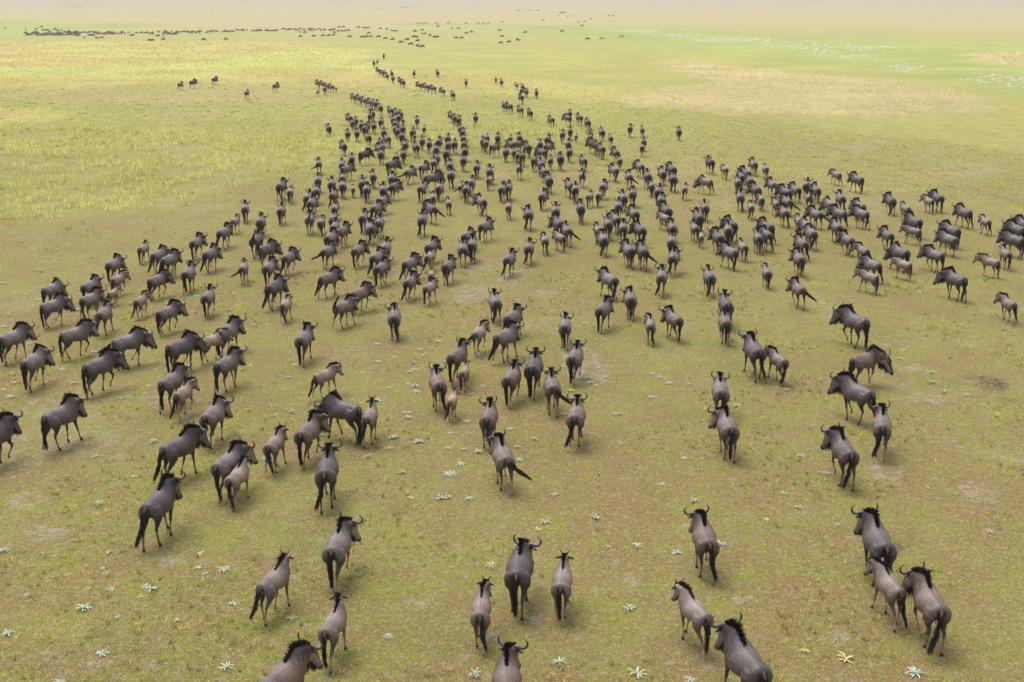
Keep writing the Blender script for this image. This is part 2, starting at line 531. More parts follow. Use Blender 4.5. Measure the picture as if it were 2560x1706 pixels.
# white flowering patches by the lush strip
X, Y = scatter(60000, 75, 520, 44, power=1.0)
m = zones(X, Y)
k = (m['white'] > .5) & (fbm(X, Y, 9, 141, 3) > .49) & (rng.random(len(X)) < .6)
X, Y = X[k], Y[k]
me = tufts("white_blossom", X, Y, .14 + .3 * rng.random(len(X)), np.full(len(X), .55), 9, np.repeat(K(.56, .54, .55)[None], len(X), 0), .06, .0010)
tag(link("white_blossom", me, None, M_FLECK), "drift of small white blossoms strung along the lush green strip", "flowers", kind="stuff")


# worn wheel tracks
def ribbon(name, pts, width, col, label):
    P = [ground(u, v) for u, v in pts]
    dense = []
    for (x0, y0), (x1, y1) in zip(P[:-1], P[1:]):
        n = max(2, int(math.hypot(x1 - x0, y1 - y0) / 1.0))
        for i in range(n): dense.append((x0 + (x1 - x0) * i / n, y0 + (y1 - y0) * i / n))
    dense.append(P[-1])
    D = np.array(dense)
    D = D + np.stack([(fbm(D[:, 0], D[:, 1], 4, 151) - .5), (fbm(D[:, 0], D[:, 1], 4, 152) - .5)], 1) * 1.1
    T = np.gradient(D, axis=0); T /= np.linalg.norm(T, axis=1)[:, None]
    S = np.stack([-T[:, 1], T[:, 0]], 1)
    w = width * (.5 + rng.random(len(D)))[:, None] * .5
    Lp, Rp = D + S * w, D - S * w
    z = np.maximum(np.maximum(gz(Lp[:, 0], Lp[:, 1]), gz(Rp[:, 0], Rp[:, 1])), gz(D[:, 0], D[:, 1])) + .006
    co = np.vstack([np.column_stack([Lp, z]), np.column_stack([Rp, z])])
    n = len(D)
    q = np.stack([np.arange(n - 1), np.arange(1, n), np.arange(1, n) + n, np.arange(n - 1) + n], 1)
    cc = np.repeat(K(*col)[None], 2 * n, 0)
    return tag(link(name, mesh_np(name, co, q, None, cc), None, M_TRACK), label, "path", kind="structure")


M_TRACK = coat_material("worn_earth", .95, .05, .3, 8, tinted=False, mottled=.3)
ribbon("path", [(1700, 278), (1830, 296), (1905, 322), (2010, 352), (2150, 392), (2290, 428), (2420, 470), (2560, 508), (2900, 600)],
       .30, (.25, .18, .09), "thin worn game track crossing the pale green grass")
ribbon("path", [(1720, 296), (1870, 320), (2010, 366), (2160, 404)],
       .2, (.28, .21, .10), "fainter short game track beside the longer one")
ribbon("path", [(1330, 138), (1440, 165), (1560, 196), (1640, 224), (1720, 262)],
       .35, (.34, .27, .12), "faint far game track through the straw grass")


# ---------------------------------------------------------------- animals: lofted pieces fused into one skin
def loft(rings, n=18, cap=True):
    """rings: (centre, side axis, up axis, half width, half height, top taper)"""
    co, q = [], []
    for (c, s, u, a, b_, k) in rings:
        for i in range(n):
            th = 2 * math.pi * i / n
            sn = math.sin(th)
            co.append(c + s * (a * math.cos(th) * (1 - k * sn)) + u * (b_ * sn))
    for r in range(len(rings) - 1):
        for i in range(n):
            j = (i + 1) % n
            q.append((r * n + i, r * n + j, (r + 1) * n + j, (r + 1) * n + i))
    t = []
    if cap:
        for r, o in ((0, True), (len(rings) - 1, False)):
            co.append(rings[r][0]); c = len(co) - 1
            for i in range(n):
                j = (i + 1) % n
                t.append((c, r * n + j, r * n + i) if o else (c, r * n + i, r * n + j))
    return co, q, t


def tube(pts, rads, n=10, flat=None):
    """pts: positions; rads: (fore-aft, lateral)"""
    rings = []
    for i, p in enumerate(pts):
        a = pts[max(i - 1, 0)]; c = pts[min(i + 1, len(pts) - 1)]
        t = (Vector(c) - Vector(a)).normalized()
        side = Vector((0, 1, 0)) if abs(t.y) < .8 else Vector((1, 0, 0))
        up = t.cross(side).normalized()
        side = up.cross(t).normalized()
        r = rads[i]
        rings.append((Vector(p), side, up, r[1], r[0], 0))
    return loft(rings, n)


def joinp(parts):
    co, q, t = [], [], []
    for c, a, b_ in parts:
        o = len(co)
        co += [tuple(v) for v in c]
        q += [tuple(i + o for i in f) for f in a]
        t += [tuple(i + o for i in f) for f in b_]
    return co, q, t


def fuse(co, q, t, voxel, smooth=3):
    me = mesh_np("tmp", np.array(co), np.array(q), np.array(t))
    o = bpy.data.objects.new("tmp", me); C.objects.link(o)
    r = o.modifiers.new("r", 'REMESH'); r.mode = 'VOXEL'; r.voxel_size = voxel
    if smooth:
        s = o.modifiers.new("s", 'SMOOTH'); s.factor = .5; s.iterations = smooth
    dg = bpy.context.evaluated_depsgraph_get()
    out = bpy.data.meshes.new_from_object(o.evaluated_get(dg))
    bpy.data.objects.remove(o); bpy.data.meshes.remove(me)
    n = len(out.vertices)
    v = np.empty(n * 3, np.float32); out.vertices.foreach_get("co", v)
    polys = np.empty(len(out.polygons) * 4, np.int32)
    lt = np.empty(len(out.polygons), np.int32); out.polygons.foreach_get("loop_total", lt)
    lv = np.empty(len(out.loops), np.int32); out.loops.foreach_get("vertex_index", lv)
    if not (lt == 4).all():
        ls = np.cumsum(lt) - lt
        q4 = [lv[s:s + 4] for s, k in zip(ls, lt) if k == 4]
        t3 = [lv[s:s + 3] for s, k in zip(ls, lt) if k == 3]
        f = (np.array(q4), np.array(t3) if t3 else None)
    else:
        f = (lv.reshape(-1, 4), None)
    bpy.data.meshes.remove(out)
    return v.reshape(-1, 3).astype(float), f[0], f[1]


def hair(roots, dirs, lens, wid, col, rs):
    """tapered bent locks, two segments each"""
    co, q, t, cc = [], [], [], []
    for p, d, l, c in zip(roots, dirs, lens, col):
        p, d = Vector(p), Vector(d).normalized()
        s = d.cross(Vector((rs.uniform(-1, 1), rs.uniform(-1, 1), rs.uniform(-1, 1)))).normalized() * wid
        m_ = p + d * l * .55 + Vector((0, 0, -.02 * l))
        e = p + d * l + Vector((rs.uniform(-.1, .1) * l, rs.uniform(-.1, .1) * l, -.16 * l))
        o = len(co)
        co += [p - s * .5, p + s * .5, m_ + s * .45, m_ - s * .45, e]
        q.append((o, o + 1, o + 2, o + 3)); t.append((o + 3, o + 2, o + 4))
        cc += [c] * 5
    return [tuple(v) for v in co], q, t, cc


GAITS = [  # fore left, fore right, hind left, hind right: (swing, lift)
    ((.8, 0), (-.7, 0), (-.9, 0), (.6, 0)),
    ((-.8, 0), (.5, .16), (.7, 0), (-1.0, .05)),
    ((.1, .18), (-.5, 0), (.9, 0), (-.5, 0)),
    ((-.3, 0), (.9, 0), (-.2, .14), (.7, 0)),
    ((.6, .0), (-.2, .1), (-.5, 0), (.3, 0)),
    ((-.9, .04), (.3, 0), (.4, 0), (-.8, 0)),
]


def anatomy(age, gait, yaw, low):
    """pieces, head frame and crest line of one animal; age: adult / young / calf"""
    slim = {'adult': 1.0, 'young': .90, 'calf': .80}[age]
    leg_k = {'adult': 1.0, 'young': 1.05, 'calf': 1.12}[age]
    V = Vector
    X_, Y_, Z_ = V((1, 0, 0)), V((0, 1, 0)), V((0, 0, 1))
    tor = [(-.735, 1.05, .04, .05, 0), (-.715, 1.04, .115, .125, .05), (-.65, 1.015, .185, .185, .12), (-.54, 1.0, .200, .215, .22),
           (-.38, .985, .195, .232, .26), (-.20, .965, .228, .262, .18), (.0, .955, .262, .290, .14), (.18, .985, .250, .332, .24),
           (.34, 1.025, .215, .375, .36), (.46, 1.06, .19, .36, .42), (.57, 1.065, .165, .29, .35), (.66, 1.06, .10, .18, .1)]
    if age == 'calf': tor = [(x * .95, z + .06, a, b_ * .80, k * .6) for x, z, a, b_, k in tor]
    if age == 'young': tor = [(x, z + .02, a, b_ * .92, k) for x, z, a, b_, k in tor]
    pieces = [loft([(V((x, 0, z)), Y_, Z_, a * slim * (1.10 if x < .3 else 1.04), b_, k) for x, z, a, b_, k in tor], 22)]
    # neck and head
    hy = math.radians(yaw)
    poll_z = 1.17 - .34 * low
    reach = .50
    base = V((.42, 0, 1.12))
    poll = base + V((math.cos(hy * .7) * reach, math.sin(hy * .7) * reach, poll_z - 1.12))
    if age == 'calf': poll.z += .17
    if age == 'young': poll.z += .07
    mid = base.lerp(poll, .5) + V((0, 0, .02))
    ax = (poll - base); ax.z = 0; ax.normalize()
    sd_ = Z_.cross(ax)
    nk = []
    for f, a, b_ in ((-.12, .15, .28), (.2, .138, .28), (.45, .125, .255), (.7, .112, .225), (.95, .10, .18)):
        p = base.lerp(poll, f) + V((0, 0, .03 - .08 * f))
        t = (poll - base).normalized()
        up = (Z_ - t * t.z).normalized()
        nk.append((p, sd_, up, a * slim, b_ * (.82 if age != 'adult' else 1), .25))
    pieces.append(loft(nk, 18))
    pit = math.radians(60 if low < .5 else 52)
    hx = V((math.cos(hy), math.sin(hy), 0))
    fdir = (hx * math.cos(pit) - Z_ * math.sin(pit)).normalized()
    hs_ = Z_.cross(hx)
    fup = fdir.cross(hs_); fup = -fup if fup.z < 0 else fup
    hl = {'adult': 1.0, 'young': .86, 'calf': .68}[age]
    hl *= 1.10
    hd = [(-.07, .078, .075), (-.01, .102, .128), (.08, .102, .148), (.20, .082, .132), (.32, .068, .100), (.43, .070, .082),
          (.51, .078, .078), (.57, .066, .058), (.60, .02, .02)]
    pieces.append(loft([(poll + fdir * (x * hl) - fup * .03, hs_, fup, a * 1.12, b_ * 1.1 * (.85 if age != 'adult' else 1), .06) for x, a, b_ in hd], 16))
    # legs
    fore = [(.30, .10, 1.14, .17, .115), (.33, .145, .94, .155, .105), (.36, .14, .76, .095, .07), (.375, .13, .62, .056, .046),
            (.385, .125, .50, .040, .036), (.39, .122, .44, .043, .040), (.385, .12, .34, .026, .025), (.385, .12, .17, .026, .026),
            (.392, .12, .10, .034, .032), (.412, .12, .045, .042, .036), (.422, .12, .004, .050, .042)]
    hind = [(-.50, .105, 1.06, .20, .125), (-.49, .155, .94, .205, .130), (-.46, .162, .80, .180, .112), (-.47, .138, .67, .105, .066),
            (-.54, .13, .575, .062, .045), (-.60, .125, .50, .052, .040), (-.60, .12, .42, .034, .030), (-.59, .118, .28, .027, .027),
            (-.58, .115, .17, .027, .027), (-.572, .115, .10, .034, .032), (-.55, .115, .045, .042, .036), (-.54, .115, .004, .050, .042)]
    gt = GAITS[gait]
    for li, (L_, side) in enumerate(((fore, 1), (fore, -1), (hind, 1), (hind, -1))):
        sw, lift = gt[li]
        pts, rd = [], []
        for (x, y, z, a, b_) in L_:
            k = max(0, (.95 - z) / .95)
            dx = sw * .27 * k ** 1.15
            if li > 1: dx *= 1.05
            zz_ = z * (1 - .035 * abs(sw)) if z > .06 else z
            if lift and z < .62:
                f = (1 - z / .62)
                dx -= lift * 1.5 * f * (1 if z < .45 else .3)
                if li < 2 and z < .6 and z > .3: dx += lift * .6
                zz_ = z + lift * f
            zz_ = zz_ if z > .9 else zz_
            pts.append((x + dx, y * side * slim, zz_)); rd.append((a * (leg_k if z < .5 else slim ** .5), b_ * (leg_k if z < .5 else slim ** .5)))
        pieces.append(tube(pts, rd, 12))
    frame = dict(poll=poll, fdir=fdir, fup=fup, hs=hs_, hx=hx, hl=hl, base=base, sd=sd_)
    return pieces, frame, tor, nk


def coat_colours(co, fr, age, cream, kind='gnu'):
    x, y, z = co[:, 0], co[:, 1], co[:, 2]
    n = len(co)
    if kind == 'zebra':
        w = np.repeat(K(.62, .60, .58)[None], n, 0)
        s = np.sin(x * 34 + np.abs(y) * 6 + np.where(z < .7, (z - .7) * 46, 0) + np.where(x > .55, (z - 1) * 14, 0))
        w[s > .15] = K(.035, .032, .03)
        return w
    base = {'adult': K(.122, .102, .096), 'young': K(.172, .142, .128), 'calf': K(.24, .175, .14)}[age]
    c = np.repeat(base[None], n, 0)
    nz = fbm(x * 1.0 + 5, z + y * .6 + 9, .35, 7, 4)
    c *= (.50 + 1.0 * nz)[:, None]
    c = lerp(c, c * np.array([1.16, 1.0, .86]), sstep(.45, .7, fbm(x * 1.2 + 3, z * 1.4 + y, .5, 53, 3)) * .6)
    if age != 'calf': c = lerp(c, c * np.array([.62, .56, .52]), sstep(.05, .30, x) * (1 - sstep(.70, .9, x)) * sstep(.80, 1.0, z) * (.75 if age == 'adult' else .4))
    # brindled neck and shoulder
    if age != 'calf':
        st = sstep(.25, .8, np.sin((x + .3 * z) * 44 + 2.8 * np.sin(z * 7 + y * 9 + x * 5) + 3 * fbm(x * 2, z * 2, .5, 77, 2)))
        f = sstep(.02, .22, x) * (1 - sstep(.85, .95, x)) * sstep(.75, .95, z) * sstep(.05, .12, np.abs(y)) * (.85 if age == 'adult' else .35)
        c = c * (1 - (f * st * .6))[:, None]
    # silvery saddle over darker flanks, back lightened more as painted top light
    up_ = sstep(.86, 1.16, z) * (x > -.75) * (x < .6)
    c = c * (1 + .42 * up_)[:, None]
    # darker loin stripe and spine line
    sp = (1 - sstep(.012, .045, np.abs(y))) * (z > 1.12) * (x < .5)
    c = c * (1 - .35 * sp)[:, None]
    # hindquarters lower thigh and inside dark, deepened by shade painted into the coat
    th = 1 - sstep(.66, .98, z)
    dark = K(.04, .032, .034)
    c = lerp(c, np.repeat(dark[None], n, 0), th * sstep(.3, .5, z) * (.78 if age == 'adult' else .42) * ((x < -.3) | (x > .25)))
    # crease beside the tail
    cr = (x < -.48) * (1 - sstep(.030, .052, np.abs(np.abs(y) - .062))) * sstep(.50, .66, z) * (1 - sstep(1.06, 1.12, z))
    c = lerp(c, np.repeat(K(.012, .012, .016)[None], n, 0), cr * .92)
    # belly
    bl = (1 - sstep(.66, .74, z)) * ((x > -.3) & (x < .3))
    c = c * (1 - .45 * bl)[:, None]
    # lower legs: tan
    lg = 1 - sstep(.30, .56, z)
    tan = K(.30, .19, .125) if age == 'adult' else K(.40, .28, .20)
    tan = np.repeat(tan[None], n, 0) * (.7 + .6 * fbm(x * 3, y * 3 + z * 2, .3, 17, 2))[:, None]
    c = lerp(c, tan, lg)
    c = lerp(c, np.repeat(K(.02, .017, .016)[None], n, 0), 1 - sstep(.06, .11, z))
    # head
    rel = co - np.array(fr['poll'])[None]
    hx_ = rel @ np.array(fr['fdir']); hu = rel @ np.array(fr['fup']); hs2 = rel @ np.array(fr['hs'])
    hm = ((hx_ > .02) & (hx_ < .7) & (np.abs(hu) < .2) & (np.abs(hs2) < .16) & (z > .25)).astype(float)
    front = hm * sstep(-.01, .045, hu)
    cheek = hm * (1 - sstep(.01, .05, hu))
    c = lerp(c, np.repeat((K(.31, .28, .28) if age != 'calf' else K(.33, .25, .2))[None], n, 0), cheek * .75)
    face = K(.022, .018, .02) if age == 'adult' else (K(.05, .038, .035) if age == 'young' else K(.10, .07, .055))
    fr_f = front * sstep(.10, .16, hx_) if age == 'adult' else front * sstep(.16, .24, hx_)
    c = lerp(c, np.repeat(face[None], n, 0), fr_f)
    br = front * (1 - sstep(.10, .16, hx_))
    c = lerp(c, np.repeat((K(.25, .13, .07))[None], n, 0), br * .6)
    c = lerp(c, np.repeat(K(.018, .016, .018)[None], n, 0), hm * sstep(.44, .50, hx_ / fr['hl']))
    ey = hm * (np.hypot(hx_ - .13 * fr['hl'], hu - .035) < .028) * (np.abs(hs2) > .06)
    c = lerp(c, np.repeat(K(.006, .005, .005)[None], n, 0), ey)
    # cream crest beside the mane
    if cream:
        b0 = np.array(fr['base']); p0 = np.array(fr['poll'])
        t = np.clip(((co - b0) @ (p0 - b0)) / ((p0 - b0) @ (p0 - b0)), 0, 1)
        top = b0[2] + (p0[2] - b0[2]) * t + .27 - .13 * t
        cm = sstep(.35, .6, t) * (x > .5) * sstep(-.13, -.05, z - top) * (1 - hm)
        c = lerp(c, np.repeat((K(.60, .50, .40) if cream > 1 else K(.42, .27, .17))[None], n, 0), cm * .85)
    return np.clip(c, 0, 1)


HAIR_K = K(.014, .012, .014)


def make_mane(rs, fr, tor, nk, age):
    roots, dirs, lens, cols = [], [], [], []
    n = {'adult': 700, 'young': 460, 'calf': 200}[age]
    L0 = {'adult': .165, 'young': .13, 'calf': .07}[age]
    for i in range(n):
        f = rs.random()
        if f < .38:       # withers back from the shoulder
            x = .06 + f / .38 * .40
            zs = np.interp(x, [r[0] for r in tor], [r[1] + r[3] for r in tor])
            p = Vector((x, rs.uniform(-.018, .018), zs - .02)); ln = L0 * (.35 + .65 * f / .38)
            d = Vector((-.45, rs.choice((-1, 1)) * rs.uniform(.1, .55), .62))
        else:
            g_ = (f - .38) / .62
            b0 = fr['base'].lerp(fr['poll'], g_)
            top = b0.z + np.interp(g_, [0, .5, 1], [.31, .24, .135]) * (1 if age == 'adult' else .84) - .02
            p = Vector((b0.x, b0.y, top)) + fr['sd'] * rs.uniform(-.025, .025)
            ln = L0 * rs.uniform(.8, 1.2)
            d = Vector((-.55, 0, 1)) + fr['sd'] * rs.uniform(-.8, .8)
        roots.append(p); dirs.append(d); lens.append(ln * rs.uniform(.45, 1.35))
        cols.append(HAIR_K * rs.uniform(.7, 2.0) if rs.random() > .12 else K(.12, .08, .06))
    for i in range(60 if age != 'calf' else 20):        # forelock
        p = fr['poll'] + fr['fup'] * .10 + fr['hs'] * rs.uniform(-.05, .05) + fr['fdir'] * rs.uniform(-.05, .12)
        d = fr['fup'] * .5 + fr['fdir'] * .8 + fr['hs'] * rs.uniform(-.4, .4)
        roots.append(p); dirs.append(d); lens.append(.09 * rs.uniform(.6, 1.2)); cols.append(HAIR_K * rs.uniform(.8, 2.2))
    co, q, t, cc = hair(roots, dirs, lens, .022, cols, rs)
    return mesh_np("mane", np.array(co), np.array(q), np.array(t), np.array(cc), smooth=False)


def make_beard(rs, fr, age):
    roots, dirs, lens, cols = [], [], [], []
    n = {'adult': 240, 'young': 130, 'calf': 30}[age]
    L0 = {'adult': .24, 'young': .14, 'calf': .05}[age]
    for i in range(n):
        g_ = rs.random()
        thr = fr['base'].lerp(fr['poll'], .45) + Vector((0, 0, -.20))
        chin = fr['poll'] + fr['fdir'] * (.36 * fr['hl']) - fr['fup'] * .07
        jaw = fr['poll'] + fr['fdir'] * (.10 * fr['hl']) - fr['fup'] * .12
        p = thr.lerp(jaw, g_ / .6) if g_ < .6 else jaw.lerp(chin, (g_ - .6) / .4)
        p = p + fr['hs'] * rs.uniform(-.025, .025)
        roots.append(p); dirs.append(Vector((rs.uniform(-.2, .2), rs.uniform(-.15, .15), -1)))
        lens.append(L0 * (1.15 - .6 * abs(g_ - .45)) * rs.uniform(.6, 1.2)); cols.append(HAIR_K * rs.uniform(.8, 2.6))
    co, q, t, cc = hair(roots, dirs, lens, .02, cols, rs)
    return mesh_np("beard", np.array(co), np.array(q), np.array(t), np.array(cc), smooth=False)


def bez(P, n):
    out = []
    P = [Vector(p) for p in P]
    for i in range(n):
        t = i / (n - 1) * (len(P) - 1); k = min(int(t), len(P) - 2); f = t - k
        p0, p1, p2, p3 = P[max(k - 1, 0)], P[k], P[k + 1], P[min(k + 2, len(P) - 1)]
        out.append(.5 * ((2 * p1) + (p2 - p0) * f + (2 * p0 - 5 * p1 + 4 * p2 - p3) * f * f + (3 * p1 - p0 - 3 * p2 + p3) * f ** 3))
    return out


def make_horn(fr, side, age):
    if age == 'adult':
        P = [(.0, .02, .00), (.0, .12, .005), (-.0, .20, -.015), (.02, .275, .02), (.02, .305, .10), (.0, .28, .18), (-.03, .235, .235)]
        R = [.044, .040, .034, .028, .021, .014, .004]
    else:
        P = [(.0, .04, .02), (-.01, .075, .07), (-.02, .11, .13), (-.03, .13, .19)]
        R = [.022, .018, .013, .004]
    n = 18 if age == 'adult' else 8
    pts = bez([fr['poll'] + fr['hx'] * x + fr['hs'] * (y * side) + Vector((0, 0, z + .085)) for x, y, z in P], n)
    rr = np.interp(np.linspace(0, 1, n), np.linspace(0, 1, len(R)), R)
    co, q, t = tube(pts, [(r, r) for r in rr], 9)
    k = np.repeat(np.linspace(0, 1, n), 9); k = np.append(k, [0, 1])
    cc = lerp(np.repeat(K(.075, .065, .062)[None], len(k), 0), np.repeat(K(.16, .145, .14)[None], len(k), 0), np.clip(1 - k * 1.6, 0, 1))
    return mesh_np("horn", np.array(co), np.array(q), np.array(t), cc)


def make_ear(fr, side, age):
    s = 1 if age != 'calf' else .85
    P = [(-.0, .075, .03), (-.03, .13, .025), (-.055, .19, .015), (-.08, .25, .0)]
    pts = [fr['poll'] + fr['hx'] * x + fr['hs'] * (y * side * s) + Vector((0, 0, z)) for x, y, z in P]
    co, q, t = tube(pts, [(.018, .02), (.042, .014), (.036, .012), (.004, .003)], 8)
    cc = np.repeat(K(.10, .08, .075)[None], len(co), 0)
    return mesh_np("ear", np.array(co), np.array(q), np.array(t), cc)


TAILS = {
    'hang': [(-.70, 0, 1.13), (-.775, .0, 1.04), (-.80, .01, .84), (-.80, .02, .60), (-.79, .02, .36)],
    'hangl': [(-.70, 0, 1.13), (-.775, .02, 1.04), (-.81, .06, .84), (-.84, .10, .60), (-.88, .17, .40)],
    'hangr': [(-.70, 0, 1.13), (-.775, -.02, 1.04), (-.81, -.04, .84), (-.82, -.06, .60), (-.85, -.13, .36)],
    'left': [(-.70, 0, 1.13), (-.78, .05, 1.06), (-.84, .16, .92), (-.89, .30, .80), (-.93, .46, .72)],
    'right': [(-.70, 0, 1.13), (-.78, -.05, 1.06), (-.84, -.16, .92), (-.89, -.30, .78), (-.93, -.46, .66)],
    'upl': [(-.70, 0, 1.13), (-.80, .03, 1.12), (-.92, .09, 1.20), (-1.02, .16, 1.34), (-1.12, .22, 1.48)],
    'upr': [(-.70, 0, 1.13), (-.80, -.02, 1.10), (-.88, -.05, 1.14), (-.85, -.10, 1.32), (-.76, -.16, 1.52)],
}


def make_tail(rs, kind, age, hc=None):
    P = bez(TAILS[kind], 15)
    rr = np.interp(np.linspace(0, 1, 15), [0, .15, .5, 1], [.032, .024, .016, .008])
    co, q, t = tube(P, [(r, r) for r in rr], 7)
    k = np.append(np.repeat(np.linspace(0, 1, 15), 7), [0, 1])
    c0 = K(.15, .115, .10) if age != 'calf' else K(.22, .15, .11)
    cc = lerp(np.repeat(c0[None], len(k), 0), np.repeat(HAIR_K[None], len(k), 0), sstep(.25, .45, k))
    roots, dirs, lens, cols = [], [], [], []
    nh = {'adult': 380, 'young': 260, 'calf': 110}[age]
    for i in range(nh):
        f = rs.uniform(.28, 1.0); x = f * 14; j = min(int(x), 13); p = P[j].lerp(P[j + 1], x - j)
        d = (P[j + 1] - P[j]).normalized()
        off = Vector((rs.gauss(0, 1), rs.gauss(0, 1), rs.gauss(0, 1))) * (.008 + .016 * math.sin(math.pi * min(1, f * .95)))
        roots.append(p + off); dirs.append(d + Vector((rs.gauss(0, 1), rs.gauss(0, 1), rs.gauss(0, 1))) * .08)
        lens.append(rs.uniform(.10, .24) * (1.25 if f > .8 else 1)); cols.append((HAIR_K if hc is None else hc) * rs.uniform(.6, 1.8))
    c2, q2, t2, k2 = hair(roots, dirs, lens, .02, cols, rs)
    o = len(co)
    co = [tuple(v) for v in co] + c2
    q = list(q) + [tuple(i + o for i in f) for f in q2]; t = list(t) + [tuple(i + o for i in f) for f in t2]
    return mesh_np("tail", np.array(co), np.array(q), np.array(t), np.vstack([cc, np.array(k2)]), smooth=False)


def build_variant(age, gait, yaw, low, cream, seed, voxel=.019):
    rs = random.Random(seed)
    pieces, fr, tor, nk = anatomy(age, gait, yaw, low)
    co, q, t = joinp(pieces)
    v, fq, ft = fuse(co, q, t, voxel, 3)
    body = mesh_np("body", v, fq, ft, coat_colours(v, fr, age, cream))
    body.materials.append(M_COAT)
    d = {'body': body, 'mane': make_mane(rs, fr, tor, nk, age), 'beard': make_beard(rs, fr, age),
         'ear': [make_ear(fr, s, age) for s in (1, -1)]}
    d['mane'].materials.append(M_HAIR); d['beard'].materials.append(M_HAIR)
    for e in d['ear']: e.materials.append(M_COAT)
    if age != 'calf':
        d['horn'] = [make_horn(fr, s, age) for s in (1, -1)]
        for e in d['horn']: e.materials.append(M_HORN)
    return d


VAR = {
    'adult': [build_variant('adult', 0, 0, 0, 0, 1), build_variant('adult', 1, -22, .1, 1, 2), build_variant('adult', 2, 20, 0, 0, 3),
              build_variant('adult', 3, 8, .15, 2, 4), build_variant('adult', 5, -8, .05, 0, 5), build_variant('adult', 4, 6, .8, 0, 6),
              build_variant('adult', 4, -75, .35, 1, 7),
              build_variant('adult', 5, 26, .25, 1, 8), build_variant('adult', 2, -12, .35, 2, 9), build_variant('adult', 1, 12, 0, 0, 10)],
    'young': [build_variant('young', 1, -14, 0, 2, 11), build_variant('young', 0, 14, 0, 0, 12), build_variant('young', 3, 0, .1, 2, 13), build_variant('young', 5, 24, 0, 1, 14)],
    'calf': [build_variant('calf', 0, 8, 0, 0, 21), build_variant('calf', 2, -12, 0, 0, 22)],
}
TAIL = {(k, a): make_tail(random.Random(len(k) * 7 + ord(k[-1])), k, a) for k in TAILS for a in ('adult', 'young', 'calf')}
for t_ in TAIL.values(): t_.materials.append(M_HAIR)

